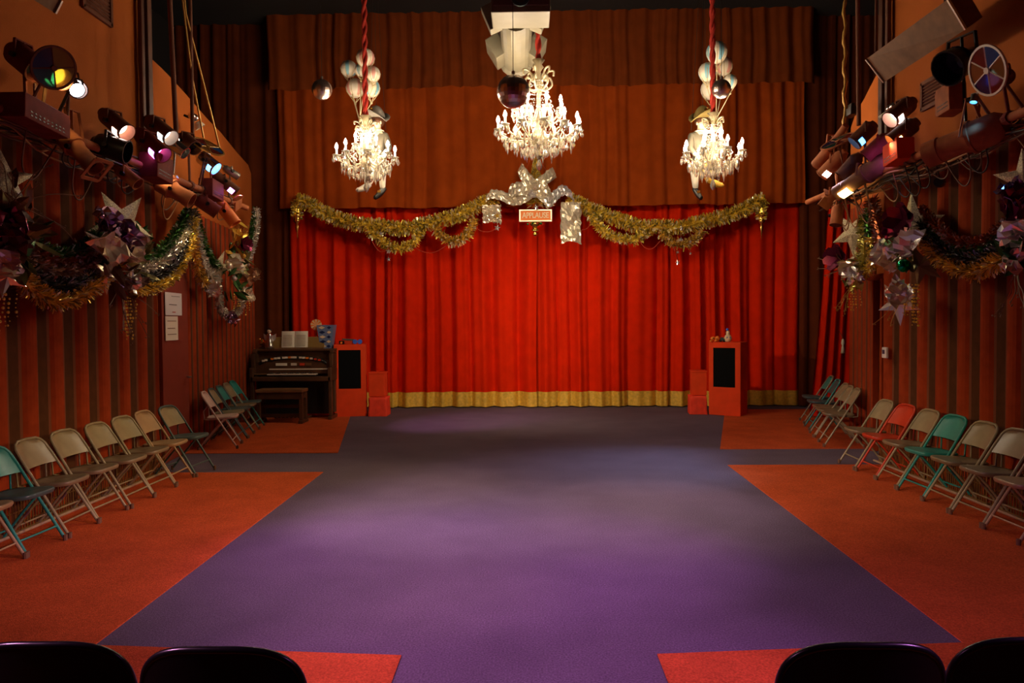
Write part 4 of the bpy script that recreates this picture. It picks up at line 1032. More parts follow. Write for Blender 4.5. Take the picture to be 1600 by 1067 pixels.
# things on the left speaker
tz = z0+1.30
tx, ty = cl.x, cl.y+.15
p = V((tx-.18, ty, tz)); r_ = thing('small_camera', p, 'small black camera on the left speaker cabinet', 'camera')
b = MB(); b.box(p+V((0, 0, .033)), (.095, .05, .066)); b.build('body', M_blackp, r_, bevel=.006)
b = MB(); b.lathe([(.02, 0), (.02, .02), (.001, .02)], 12, frame(V((0, -1, 0))), 0, p+V((0, -.025, .03))); b.build('lens', M_orange, r_)
p = V((tx-.06, ty+.02, tz)); r_ = thing('striped_tin', p, 'low red tin with a dark green lid on the left speaker cabinet', 'tin')
b = MB(); b.box(p+V((0, 0, .035)), (.14, .09, .07)); b.build('tin', M_redp, r_, bevel=.01)
b = MB(); b.box(p+V((.0, 0, .083)), (.22, .10, .026), Matrix.Rotation(.06, 3, 'Y')); b.build('lid', M_dteal, r_, bevel=.006)
p = V((tx+.11, ty-.02, tz)); r_ = thing('toy_glasses', p, 'bright blue toy glasses on the left speaker cabinet', 'glasses')
for s in (-1, 1): b = MB(); b.lathe([(.001, -.012), (.042, -.012), (.045, 0), (.042, .012), (.001, .012)], 12, frame(V((0, -1, 0))), 0, p+V((s*.045, 0, .046))); b.build('lens_cup', M_bluegl, r_, smooth=True, angle=40)
b = MB(); b.box(p+V((0, 0, .058)), (.04, .014, .016)); b.build('bridge', M_bluegl, r_)
# things on the right speaker
rx, ry = cr.x-.02, cr.y+.12
p = V((rx-.15, ry-.02, tz)); r_ = thing('toy_figure', p, 'orange curled toy with dark eyes on the right speaker cabinet', 'toy')
b = MB(); b.ball(p+V((-.02, 0, .065)), .04, 10, sc=(1.2, .8, .9)); b.ball(p+V((.055, 0, .06)), .042, 10, sc=(1, .8, 1.2)); b.ball(p+V((-.055, -.01, .02)), .022, 8, sc=(1.4, 1, .8)); b.ball(p+V((.03, -.01, .02)), .024, 8, sc=(1.5, 1, .8)); b.build('body', M_orange, r_, smooth=True)
b = MB(); b.ball(p+V((-.02, -.036, .07)), .010, 8); b.ball(p+V((.04, -.036, .055)), .009, 8); b.build('eyes', M_keyb, r_, smooth=True)
p = V((rx-.0, ry, tz)); r_ = thing('toy_car', p, 'tiny dark green toy car between the orange toy and the cream bottle', 'toy')
b = MB(); b.box(p+V((0, 0, .04)), (.09, .05, .035)); b.box(p+V((-.005, 0, .068)), (.05, .045, .03)); b.build('body', M_dteal, r_, bevel=.006)
for s in (-.028, .028): b = MB(); b.lathe([(.001, -.028), (.016, -.028), (.016, .028), (.001, .028)], 10, frame(V((0, 1, 0))), 0, p+V((s, 0, .016))); b.build('wheels', M_keyb, r_)
p = V((rx+.10, ry, tz)); r_ = thing('painted_bottle', p, 'cream bottle with blue flowers and blue stopper on the right speaker', 'bottle')
b = MB(); b.lathe([(.001, 0), (.05, 0), (.066, .035), (.068, .07), (.05, .115), (.03, .135), (.034, .17), (.024, .20), (.001, .20)], 16, None, 0, p); b.build('body', M_cream, r_, smooth=True)
b = MB(); b.ball(p+V((-.01, 0, .222)), .026, 10); b.build('stopper', M_bluegl, r_, smooth=True)
for x in (-.025, .022): b = MB(); b.ball(p+V((x, -.056, .075)), .017, 8, sc=(1, .4, 1.2)); b.build('blue_flower', M_bluepat, r_, smooth=True)

# ================================================================== TINSEL GARLANDS
def glint_slots(m):  # pale third slot paints the sparkle of lamplight into some blades
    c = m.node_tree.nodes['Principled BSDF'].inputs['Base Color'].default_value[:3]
    return [m, mat(m.name+'_deep', tuple(x*.30 for x in c), .35, metal=.4), mat(m.name+'_glint', tuple(min(.95, x*.55+.42) for x in c), .18, metal=.25, coat=.5)]
def tinsel(path, r, m, label, per_m=420, blade=0.014, core=M_coret, group=None, name='tinsel_garland', cat='garland', seed=1, spiky=False, rprof=None, parent=None):
    rg = random.Random(seed); path = [V(p) for p in path]
    seg = [(path[i+1]-path[i]).length for i in range(len(path)-1)]; L = sum(seg); N = int(L*per_m)
    origin = path[len(path)//2]
    b = MB(); nr = len(path)
    b.tube(path, [r*.42*(rprof(i/(nr-1)) if rprof else 1) for i in range(nr)], 6)
    root = b.build(name if parent is None else 'tinsel', m, parent, origin=origin if parent is None else None)
    if parent is None: tag(root, label, cat, group)
    b = MB(); cum = [0]
    for s_ in seg: cum.append(cum[-1]+s_)
    j = 0
    for k in range(N):
        s_ = L*(k+rg.random())/N
        while j < len(seg)-1 and cum[j+1] < s_: j += 1
        t = (s_-cum[j])/max(1e-6, seg[j]); p = path[j].lerp(path[j+1], t); ax = (path[j+1]-path[j]).normalized()
        rr = r*(rprof(s_/L) if rprof else 1)
        d = V((rg.gauss(0,1), rg.gauss(0,1), rg.gauss(0,1))); d -= ax*d.dot(ax)
        if d.length < 1e-3: continue
        d.normalize(); d = (d+ax*rg.uniform(-.5, .9 if spiky else .5)).normalized()
        w_ = V((rg.gauss(0,1), rg.gauss(0,1), rg.gauss(0,1))).cross(d)
        if w_.length < 1e-3: continue
        w_.normalize(); h = blade*rg.uniform(.5, 1.2)*.5; ln = rr*rg.uniform(.72, 1.12)*(1.35 if spiky and rg.random() < .3 else 1)
        tip = p+d*ln; md = p+d*ln*.35
        kk = w_.cross(d)*ln*rg.uniform(-.25, .25)
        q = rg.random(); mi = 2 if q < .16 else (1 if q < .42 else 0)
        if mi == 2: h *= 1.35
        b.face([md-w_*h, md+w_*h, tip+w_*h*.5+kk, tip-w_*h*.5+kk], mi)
    o = b.build('tinsel_fringe', glint_slots(m), root if parent is None else parent); o['kind'] = 'stuff'
    return root
YG = 14.18
def G(pts, Y=YG): return [atY(x, y, Y) for x, y in pts]
tinsel(spline(G([(464, 314), (475, 315), (487, 322), (515, 337), (545, 347), (571, 351), (599, 354), (627, 357), (652, 354), (684, 345), (712, 338), (735, 327), (756, 317), (774, 310)]), 6), 0.155, M_goldt,
       'gold tinsel garland swagged across the left half of the valance', 1000, 0.036, seed=1)
tinsel(spline(G([(887, 312), (905, 319), (921, 327), (948, 337), (977, 347), (1002, 355), (1034, 354), (1062, 356), (1090, 348), (1118, 342), (1146, 334), (1165, 326), (1180, 318), (1194, 311)]), 6), 0.155, M_goldt,
       'gold tinsel garland swagged across the right half of the valance', 1000, 0.036, seed=2)
for i, (pts, lab) in enumerate((([(575, 359), (599, 379), (622, 388), (646, 380), (656, 362)], 'small spiky gold swag hanging below the left garland, nearer the organ'),
        ([(680, 359), (700, 375), (721, 374), (734, 360), (742, 342)], 'small spiky gold swag hanging below the left garland, nearer the bow'),
        ([(918, 330), (932, 350), (948, 364), (968, 373), (992, 374), (1013, 362)], 'small spiky gold swag hanging below the right garland, nearer the bow'),
        ([(1032, 366), (1050, 378), (1064, 381), (1080, 378), (1098, 362)], 'small spiky gold swag hanging below the right garland, nearer the right end'))):
    tinsel(spline(G(pts, YG-.03), 6), 0.10, M_goldd if i % 2 else M_goldt, lab, 700, 0.034, seed=10+i, spiky=True)
# gold finial drops at the garland ends
for (x, lab) in ((464, 'gold finial drop at the left end of the gold garland'), (1190, 'gold finial drop at the right end of the gold garland')):
    top = atY(x, 320, YG); root = thing('finial_drop', top, lab, 'ornament')
    b = MB(); P_ = [(.001, 0), (.05, -.02), (.03, -.12), (.075, -.17), (.09, -.21), (.05, -.25), (.075, -.29), (.075, -.32), (.03, -.36), (.045, -.42), (.02, -.50), (.001, -.64)]
    b.lathe([(r*.9, z) for r, z in P_], 14, None, 0, top); b.build('turned_finial', M_gold, root, smooth=True)
    b = MB(); b.tube([top+V((0, 0, -.01)), top+V((0, .12, .03)), top+V((0, .34, .05))], .008, 5); b.build('hanging_loop', M_goldt, root)
    tinsel([top+V((0, 0, .04)), top+V((0, 0, -.10)), top+V((.0, 0, -.24))], .12, M_goldt, '', 800, .034, parent=root, seed=int(x))
# tinsel cone in the centre, and the bow
c0 = atY(836, 248, YG); c1_ = atY(838, 318, YG)
cone = tinsel([c0+(c1_-c0)*(i/8) for i in range(9)], 0.22, M_goldt, 'gold tinsel cone like a little tree rising above the silver bow', 3000, 0.034, seed=5, rprof=lambda t: .12+.88*t, name='tinsel_cone', cat='ornament')
def crumple(rows, amp, seed):
    rg = random.Random(seed); return [[p+V((rg.uniform(-amp, amp), rg.uniform(-amp, amp), rg.uniform(-amp, amp))) for p in r] for r in rows]
def ribbon(path, w_dir, width, amp, seed, nw=6):
    """sheet along a path; width direction blended with path frame"""
    rows = []
    for i, p in enumerate(path):
        wd = V(w_dir(i/(len(path)-1))) if callable(w_dir) else V(w_dir)
        wv = width(i/(len(path)-1)) if callable(width) else width
        rows.append([p+wd*wv*(-.5+k/nw) for k in range(nw+1)])
    return crumple(rows, amp, seed)
bow = thing('foil_bow', atY(836, 292, YG-.25), 'big champagne silver foil bow above the applause sign', 'bow')
def bowpiece(pts, wdir, width, seed, nm, m=M_foil, amp=.014, Y=YG-.22):
    path = spline([atY(x, y, Y+dy) for x, y, dy in pts], 5); b = MB(); b.grid(ribbon(path, wdir, width, amp, seed)); o = b.build(nm, m, bow)
    sm = o.modifiers.new('thick', 'SOLIDIFY'); sm.thickness = .004
bowpiece([(836, 291, 0), (824, 281, -.06), (815, 268, -.05), (812, 262, .05), (822, 276, .08), (836, 290, .03)], (.5, .1, .85), .20, 1, 'upper_loop')
bowpiece([(836, 291, 0), (848, 283, -.06), (858, 273, -.05), (866, 270, .05), (852, 280, .08), (836, 290, .03)], (-.35, .1, .9), .20, 2, 'upper_loop')
bowpiece([(836, 292, 0), (818, 294, -.08), (803, 296, -.06), (795, 300, .03), (815, 302, .06), (836, 294, .04)], (.35, .1, .9), .30, 3, 'side_loop')
bowpiece([(836, 292, 0), (852, 294, -.08), (860, 300, -.02), (852, 303, .05), (836, 294, .04)], (-.35, .1, .9), .30, 4, 'side_loop')
bowpiece([(832, 300, 0), (815, 310, -.05), (800, 312, -.02), (782, 305, .0), (768, 303, .0), (759, 311, .03)], (.1, .15, .97), lambda t: .26*(1-.45*t), 5, 'streamer')
bowpiece([(842, 300, 0), (856, 312, -.05), (868, 306, -.02), (878, 298, .0), (888, 300, .0), (896, 310, .03)], (-.1, .15, .97), lambda t: .28*(1-.4*t), 6, 'streamer', M_foils)
bowpiece([(838, 296, -.04), (846, 306, -.05), (853, 314, -.04), (861, 323, .0)], (.8, .1, .4), .16, 7, 'streamer')
bowpiece([(836, 296, -.04), (833, 303, -.05), (834, 309, -.04)], (1, .1, .0), .16, 8, 'streamer', M_foils)
b = MB(); b.ball(atY(836, 291, YG-.30), .075, 10); b.v = [p+V((rnd(-.015, .015), rnd(-.015, .015), rnd(-.015, .015))) for p in b.v]; b.build('knot', M_foil, bow)
# foil tails
def foil_tail(x0, x1, y0, y1, seed, label, notch):
    Yt = YG-.16; rows = []; n = 14; m_ = 10; rg = random.Random(seed)
    for i in range(n+1):
        t = i/n; y = y0+(y1-y0)*t
        rows.append([atY(x0+(x1-x0)*k/m_, y-(notch*(1-abs(2*k/m_-1)) if i == n else 0), Yt+.03*math.sin(t*9+seed+k*.5)) for k in range(m_+1)])
    b = MB(); b.grid(crumple(rows, .014, seed)); o = b.build('foil_tail', M_foil, origin=rows[0][m_//2]); sm = o.modifiers.new('thick', 'SOLIDIFY'); sm.thickness = .004
    return tag(o, label, 'ribbon')
foil_tail(754, 783, 320, 350, 4, 'short crumpled champagne foil tail left of the applause sign', 5)
foil_tail(876, 908, 316, 382, 6, 'long crumpled champagne foil tail right of the applause sign', 6)
# applause sign
YA = YG-.20
sa, sb = atY(811, 327.5, YA), atY(862.5, 346, YA); sc_ = (sa+sb)/2; sw, sh = abs(sb.x-sa.x), abs(sa.z-sb.z)
sg = thing('applause_sign', sc_-V((0, 0, sh/2)), 'orange applause sign in a gold frame under the bow', 'sign')
b = MB(); b.box(sc_+V((0, .03, 0)), (sw-.02, .06, sh-.02)); b.build('panel', M_orange, sg)
b = MB(); f_ = .026
for x, z, sx, sz in ((0, sh/2-f_/2, sw, f_), (0, -sh/2+f_/2, sw, f_), (sw/2-f_/2, 0, f_, sh-2*f_), (-sw/2+f_/2, 0, f_, sh-2*f_)): b.box(sc_+V((x, .015, z)), (sx, .06, sz))
b.build('frame', M_brass, sg, bevel=.004)
fc = bpy.data.curves.new('lettering', 'FONT'); fc.body = 'APPLAUSE'; fc.size = .125; fc.align_x = 'CENTER'; fc.align_y = 'CENTER'; fc.extrude = .003; fc.offset = .0015; fc.space_character = 0.92
fo = bpy.data.objects.new('lettering_tmp', fc); C.objects.link(fo)
dg = bpy.context.evaluated_depsgraph_get(); me = bpy.data.meshes.new_from_object(fo.evaluated_get(dg)); bpy.data.objects.remove(fo)
me.materials.clear(); me.materials.append(M_letter); me.name = 'lettering'
mx = max(abs(v.co.x) for v in me.vertices)
lo = bpy.data.objects.new('lettering', me); C.objects.link(lo); lo.parent = sg; lo.location = (0, -.006, sh/2); k_ = (sw*.41)/mx
lo.rotation_euler = (PI/2, 0, 0); lo.scale = (k_, k_*1.25, 1)
# finial under the sign
ft = atY(836, 347.5, YA+.03); root = thing('sign_finial', ft, 'turned gold finial with green and red band hanging under the applause sign', 'ornament')
P_ = [(.001, .03), (.02, .03), (.02, .0), (.12, 0), (.135, -.03), (.12, -.07), (.07, -.10), (.045, -.115), (.075, -.135), (.08, -.16), (.04, -.18), (.03, -.19), (.05, -.21), (.04, -.245), (.001, -.27)]
b = MB(); b.lathe(P_, 18, None, 0, ft); b.build('turned_finial', M_gold, root, smooth=True)
for k in range(10):
    b = MB(); a = 2*PI*k/10; b.ball(ft+V((.135*math.cos(a), .135*math.sin(a), -.03)), .022, 6); b.build('jewel', M_balg if k % 2 else M_redp, root, smooth=True)
# hanging tinsel stars
def star_outline(r, q=.42, n=5, rot=PI/2): return [((r if k % 2 == 0 else r*q)*math.cos(rot+PI*k/n), (r if k % 2 == 0 else r*q)*math.sin(rot+PI*k/n)) for k in range(2*n)]
FY = Matrix(((1,0,0),(0,0,-1),(0,1,0)))       # outline x,y -> world x,z facing -Y
def small_star(x, y, r, label, Y=YG-.30, m=M_foils, up=18):
    p = atY(x, y, Y); root = thing('hanging_star', p, label, 'star'); b = MB(); n = len(b.v); ol = star_outline(r, rot=PI/2+rnd(-.3, .3))
    R = FY @ Matrix.Rotation(rnd(-.4, .4), 3, 'Y')
    for k in range(10):
        a, c = ol[k], ol[(k+1) % 10]; b.face([p+R @ V((a[0], a[1], 0)), p+R @ V((c[0], c[1], 0)), p+R @ V((0, 0, r*.25))]); b.face([p+R @ V((c[0], c[1], 0)), p+R @ V((a[0], a[1], 0)), p+R @ V((0, 0, -r*.25))])
    b.build('star', m, root); b = MB(); b.tube([p+V((0, 0, r*.8)), V((p.x, p.y+.22, atY(x, y-up-8, Y).z))], .004, 5); b.build('thread', M_steel, root)
GS = 'small silver stars on threads'
for x, y, r, lab, up in ((595, 365, .052, 'silver star on the left garland, highest of three', 12), (607, 393, .055, 'silver star hanging below the left garland, middle of three', 20), (607, 405, .05, 'lowest silver star below the left garland', 12),
        (777, 356, .062, 'silver star at the tip of the short foil tail', 14), (838, 324, .06, 'silver star just above the applause sign', 8), (780, 345, .045, 'small silver star on the short foil tail', 10),
        (1065, 357, .055, 'silver star on the right garland, highest of its string', 10), (1064, 374, .052, 'silver star at the lower edge of the right garland', 14),
        (1059, 394, .032, 'tiny silver star on a thread below the right garland', 16), (1059, 410, .052, 'lowest silver star below the right garland', 16), (1079, 377, .036, 'little silver star right of its twin on the right garland', 12), (1079, 396, .034, 'tiny silver star on the rightmost thread below the right garland', 18)):
    small_star(x, y, r, lab, up=up)
small_star(777, 337, .06, 'dark star on the short foil tail', m=M_goldd, Y=YG-.26, up=8)
# red wire loops under the garlands
for pts, lab in (([(575, 358), (583, 380), (594, 393), (606, 388), (612, 375)], 'thin red wire loop farthest left below the garland'), ([(643, 380), (655, 391), (675, 395), (695, 385), (705, 372)], 'thin red wire loop between the two left swags'),
        ([(740, 352), (752, 361), (768, 361), (781, 350)], 'thin red wire loop left of the applause sign'), ([(908, 360), (918, 356), (925, 342), (922, 332)], 'thin red wire loop right of the long foil tail'),
        ([(998, 375), (1008, 387), (1020, 388), (1034, 374)], 'thin red wire loop between the two right swags'), ([(1075, 382), (1085, 385), (1096, 376), (1104, 362)], 'thin red wire loop farthest right below the garland')):
    b = MB(); b.tube(spline(G(pts, YG-.05), 6), .007, 5); tag(b.build('wire_loop', M_wire, smooth=True, origin=atY(*pts[0], YG-.05)), lab, 'wire')
for a, c, lab in (((829, 248), (812, 290), 'straight thin wire from the cone tip to the left bow loop'), ((842, 248), (857, 272), 'straight thin wire from the cone tip to the right bow loop')):
    b = MB(); b.tube([atY(*a, YG-.05), atY(*c, YG-.05)], .004, 5); tag(b.build('wire', M_wire, origin=atY(*a, YG-.05)), lab, 'wire')

# ---- garlands on the side walls
def W(pts, X): return [atX(x, y, X) for x, y in pts]
XG = 4.22
sw = [((28, 350), (60, 385), (97, 397), (135, 385), (170, 345), M_greent, .085, 'green'), ((28, 362), (60, 398), (97, 410), (135, 398), (172, 362), M_rustt, .085, 'rust red'),
      ((24, 372), (55, 412), (97, 424), (140, 412), (176, 378), M_bronzet, .095, 'bronze'), ((20, 388), (52, 432), (95, 448), (140, 432), (178, 395), M_darkt, .10, 'gunmetal'),
      ((18, 402), (50, 452), (92, 470), (138, 452), (180, 412), M_goldd, .11, 'old gold')]
for i, s_ in enumerate(sw):
    tinsel(spline(W(s_[:5], -(XG-.02*i)), 7), s_[6], s_[5], '%s tinsel strand of the near left wall swag' % s_[7], 850, .019, M_cored, 'tinsel strands on the left wall', seed=30+i)
sw = [((205, 408), (235, 400), (258, 385), (280, 355), (296, 326), M_greent, .075, 'green'), ((205, 422), (235, 416), (262, 402), (285, 368), (299, 328), M_silvert, .08, 'silver'),
      ((208, 438), (238, 432), (266, 418), (289, 380), (301, 332), M_darkt, .08, 'gunmetal'), ((210, 452), (242, 448), (270, 432), (292, 392), (303, 338), M_goldt, .085, 'gold')]
for i, s_ in enumerate(sw):
    tinsel(spline(W(s_[:5], -(XG-.02*i)), 7), s_[6], s_[5], '%s tinsel strand rising to the garland peak below the orange lamp, left' % s_[7], 850, .019, M_cored, 'tinsel strands on the left wall', seed=40+i)
sw = [((302, 328), (309, 350), (316, 375), (328, 402), (348, 425), M_greent, .075, 'green'), ((301, 335), (307, 365), (313, 395), (324, 425), (340, 440), M_silvert, .085, 'silver'),
      ((299, 345), (303, 385), (308, 415), (318, 440), (330, 450), M_goldd, .085, 'old gold')]
for i, s_ in enumerate(sw):
    tinsel(spline(W(s_[:5], -4.42+.03*i), 7), s_[6], s_[5], '%s tinsel strand falling from the peak to the far left ornament' % s_[7], 850, .019, M_cored, 'tinsel strands on the left wall', seed=50+i)
tinsel(spline(W([(402, 326), (400, 352), (394, 385), (384, 410), (374, 425)], -4.62), 7), .08, M_silvert, 'silver tinsel strand at the stage end of the left wing wall', 850, .019, M_cored, seed=60)
tinsel(spline(W([(399, 326), (395, 352), (389, 380), (380, 400)], -4.66), 7), .06, M_greent, 'green tinsel strand at the stage end of the left wing wall', 850, .019, M_cored, seed=61)
tinsel(spline(W([(340, 445), (344, 478), (358, 494), (374, 482), (379, 455)], -4.5), 7), .075, M_silvert, 'silver tinsel loop hanging lowest under the far left ornament', 850, .019, M_cored, seed=62)
# right wall
sw = [((1438, 335), (1465, 365), (1500, 388), (1540, 388), (1585, 355), M_greent, .085, 'green'), ((1436, 325), (1462, 352), (1495, 376), (1535, 378), (1580, 345), M_rustt, .07, 'rust red'),
      ((1440, 350), (1468, 384), (1510, 405), (1548, 400), (1592, 370), M_darkt, .10, 'gunmetal'), ((1442, 368), (1472, 404), (1514, 424), (1550, 414), (1598, 388), M_goldd, .105, 'old gold')]
for i, s_ in enumerate(sw):
    tinsel(spline(W(s_[:5], XG-.02*i), 7), s_[6], s_[5], '%s tinsel strand of the right wall swag' % s_[7], 850, .019, M_cored, 'tinsel strands on the right wall', seed=70+i)
for i, (pts, m, r, lab) in enumerate((([(1362, 312), (1368, 335), (1373, 360), (1378, 385)], M_rustt, .10, 'rust red tinsel strand left of the star cluster on the right wall'), ([(1357, 325), (1356, 352), (1360, 378), (1370, 395)], M_greent, .06, 'green tinsel strand beside the rust red one, right wall'),
        ([(1352, 335), (1350, 362), (1350, 395), (1344, 425)], M_limet, .10, 'lime gold tinsel strand over the far right drape'), ([(1362, 372), (1364, 398), (1358, 420), (1346, 432)], M_goldt, .085, 'gold tinsel strand beside the lime one, right wall'))):
    tinsel(spline(W(pts, XG+.02), 7), r, m, lab, 850, .019, M_cored, 'tinsel strands on the right wall', seed=80+i)

# ---- ornament clusters on the side walls
def star_plate(b, p, R, r, th=.012, rot=PI/2, q=.40):
    ol = star_outline(r, q, rot=rot)
    for sgn in (1, -1):
        for k in range(10):
            a, c = ol[k], ol[(k+1) % 10]; f = [p+R @ V((a[0], a[1], 0)), p+R @ V((c[0], c[1], 0)), p+R @ V((0, 0, sgn*th*3))]; b.face(f if sgn > 0 else f[::-1])
def sheet(b, p, R, w_, h_, amp, rg, n=5):
    rows = [[p+R @ V((w_*(-.5+j/n), h_*(-.5+i/n), .25*w_*math.sin(3*j/n+i))) + V((rg.uniform(-amp, amp), rg.uniform(-amp, amp), rg.uniform(-amp, amp))) for j in range(n+1)] for i in range(n+1)]
    b.grid(rows)
def cluster(side, X, px, py, scale, spec, label, seed):
    """spec: dict of parts placed by offsets in pixels of the photograph"""
    rg = random.Random(seed); c = atX(px, py, X); root = thing('ornament_cluster', c, label, 'ornament')
    k = abs(c.y)/F                          # metres per pixel there
    face = V((-side*.85, -.5, 0)).normalized(); R0 = frame(face); 
    if R0.col[1].z < 0: R0 = Matrix((-R0.col[0], -R0.col[1], R0.col[2])).transposed()
    ex = V((0, 1, 0))*(1 if side < 0 else -1)     # +px direction on the wall runs along the wall
    def pos(dx, dy, out): return atX(px+dx, py+dy, X-side*out)
    for (dx, dy, r, rot, m, out) in spec.get('star', []):
        b = MB(); star_plate(b, pos(dx, dy, out), R0 @ Matrix.Rotation(rg.uniform(-.3, .3), 3, 'X'), r, rot=rot); b.build('star', m, root)
    for (dx, dy, w_, h_, m, out) in spec.get('foil', []):
        b = MB()
        for q in range(3): sheet(b, pos(dx+rg.uniform(-4, 4), dy+rg.uniform(-4, 4), out+.03*q), R0 @ Euler((rg.uniform(-.7, .7), rg.uniform(-.7, .7), rg.uniform(-3, 3))).to_matrix(), w_*rg.uniform(.6, 1), h_*rg.uniform(.6, 1), .022, rg)
        o = b.build('foil_bow', m, root); sm = o.modifiers.new('thick', 'SOLIDIFY'); sm.thickness = .003
    for (dx, dy, r, m, out) in spec.get('ball', []):
        b = MB(); b.ball(pos(dx, dy, out), r, 12); b.build('bauble', m, root, smooth=True)
    for (dx, dy, r, m, out) in spec.get('flower', []):
        p = pos(dx, dy, out)
        for q in range(9):
            b = MB(); a = 2*PI*q/9; d = (R0 @ V((math.cos(a), math.sin(a), .5+.5*(q % 2)))).normalized(); w2 = d.cross(face).normalized()*r*.42
            b.grid([[p-w2*.2, p+w2*.2], [p+d*r*.55-w2, p+d*r*.55+w2], [p+d*r-w2*.35, p+d*r+w2*.35]]); b.build('petal', m, root)
    for (dx, dy, n, ln, m, out, spread) in spec.get('leaf', []):
        p = pos(dx, dy, out)
        for q in range(n):
            b = MB(); d = (V((rg.gauss(0, .45)-side*.5, rg.gauss(0, .9), rg.gauss(0, .9)))).normalized(); st = p+V((rg.gauss(0, .3), rg.gauss(0, 1), rg.gauss(0, 1)))*spread; l = ln*rg.uniform(.6, 1.2)
            w2 = d.cross(rdir()).normalized()*l*.20; up = w2.cross(d).normalized()*l*.08
            b.grid([[st-w2*.1, st, st+w2*.1], [st+d*l*.35-w2, st+d*l*.35+up, st+d*l*.35+w2], [st+d*l*.75-w2*.7, st+d*l*.75+up, st+d*l*.75+w2*.7], [st+d*l, st+d*l, st+d*l]]); b.build('leaf', m, root)
    for (dx, dy, n, ln, m, out, dirz) in spec.get('twig', []):
        b = MB(); p = pos(dx, dy, out)
        for q in range(n):
            d = V((-side*rg.uniform(0, .5), rg.gauss(0, .6), dirz+rg.gauss(0, .35))).normalized(); l = ln*rg.uniform(.5, 1.1)
            pts = [p+d*l*t+V((0, rg.gauss(0, .03), -.25*l*t*t if dirz > 0 else 0)) for t in (0, .33, .66, 1)]; b.tube(spline(pts, 3), .004, 4)
            for t in range(3): b.ball(pts[-1]+rdir()*.02, .008, 5)
        b.build('twig_spray', m, root)
    for (dx, dy, n, ln, m, out) in spec.get('beads', []):
        b = MB()
        for q in range(n):
            p = pos(dx+rg.uniform(-16, 16), dy, out); l = ln*rg.uniform(.5, 1.1); z = 0
            while z < l: b.ball(p+V((rg.gauss(0, .006), rg.gauss(0, .006), -z)), rg.choice((.006, .009, .013)), 5); z += .035
        o = b.build('bead_strands', m, root); o['kind'] = 'stuff'
    return root
cluster(-1, -4.15, 190, 385, 1, dict(
    star=[(0, -36, .36, PI/2+PI/5, M_glitter, .05), (-28, 0, .22, PI/2+.9, M_glitter, .03), (-25, 45, .20, -PI/2+.2, M_foil, .06)],
    foil=[(-22, -42, .30, .26, M_foilp, .14), (5, -18, .34, .30, M_foilp, .20), (-15, 2, .26, .34, M_foil, .16), (18, 10, .24, .2, M_foil, .18), (10, 55, .2, .25, M_foils, .1)],
    ball=[(38, -12, .045, M_foil, .16), (30, 12, .035, M_balg, .18), (-32, -48, .03, M_foilp, .3)],
    leaf=[(20, 15, 22, .20, M_leaf, .10, .10), (25, -20, 12, .18, M_leafg, .08, .08), (0, 40, 16, .22, M_trim, .1, .12)],
    twig=[(0, 60, 9, .55, M_twig, .08, -1), (-20, 40, 5, .5, M_twig, .08, -.4)], beads=[(10, 80, 8, .42, M_goldt, .1)]),
    'ornament cluster with glitter star and violet foil on the left wall', 101)
cluster(-1, -4.18, 12, 370, 1, dict(
    star=[(-6, -90, .26, PI/2, M_glitter, .05), (-4, 62, .18, PI/2+.5, M_foils, .05)],
    foil=[(-5, -20, .3, .3, M_foilm, .16), (-2, 10, .3, .3, M_trim, .12), (-8, 40, .22, .25, M_foil, .12)],
    ball=[(10, 30, .04, M_foil, .15)], leaf=[(5, -10, 26, .22, M_leaf, .1, .12), (8, 10, 16, .2, M_leafg, .1, .1), (5, -30, 12, .2, M_trim, .1, .1)],
    twig=[(10, -50, 12, .6, M_twig, .1, .3)], beads=[(0, 90, 4, .3, M_goldt, .1)]),
    'dark leafy ornament cluster cut off by the left edge', 102)
cluster(-1, -4.45, 366, 410, 1, dict(
    star=[(-26, 8, .26, PI/2+1.0, M_glitter, .03)],
    foil=[(2, 5, .3, .3, M_foil, .12), (-32, 40, .22, .22, M_foils, .1), (22, 20, .26, .36, M_bronzet, .1), (-6, 88, .22, .16, M_foilp, .1), (20, 50, .2, .3, M_foil, .06)],
    ball=[(-8, 5, .05, M_foil, .18), (14, -10, .04, M_goldd, .16), (0, 25, .045, M_foils, .16)],
    flower=[(15, -28, .14, M_foilm, .16)],
    leaf=[(5, -10, 26, .24, M_leaf, .1, .14), (0, 25, 22, .24, M_leafg, .1, .14), (0, -35, 14, .24, M_goldd, .1, .10)],
    twig=[(-2, -30, 10, .5, M_ropeg, .08, 1.0), (12, -30, 6, .5, M_ropeg, .08, .7)], beads=[(10, 50, 5, .35, M_goldt, .08)]),
    'green and gold ornament cluster with plum flower on the left wing wall', 103)
cluster(1, 4.15, 1410, 395, 1, dict(
    star=[(17, -42, .36, PI/2-.1, M_glitter, .02), (30, 20, .24, PI/2+.3, M_coret, .05), (-6, 78, .26, -PI/2, M_foils, .08)],
    foil=[(-30, 0, .34, .28, M_foils, .14), (8, -18, .26, .34, M_foils, .18), (-8, 62, .26, .3, M_foils, .12), (-18, 12, .3, .26, M_foil, .12)],
    ball=[(2, 20, .07, M_balg, .22), (0, 10, .035, M_foil, .2)], flower=[(0, -52, .20, M_foilm, .14), (-14, -35, .12, M_foilm, .12)],
    leaf=[(10, 10, 16, .2, M_leaf, .1, .1), (-15, -15, 8, .2, M_leafg, .1, .1)],
    twig=[(5, 60, 6, .5, M_ropeg, .08, -1)], beads=[(15, 50, 9, .42, M_goldt, .1)]),
    'silver foil ornament cluster with tall glitter star on the right wall', 104)
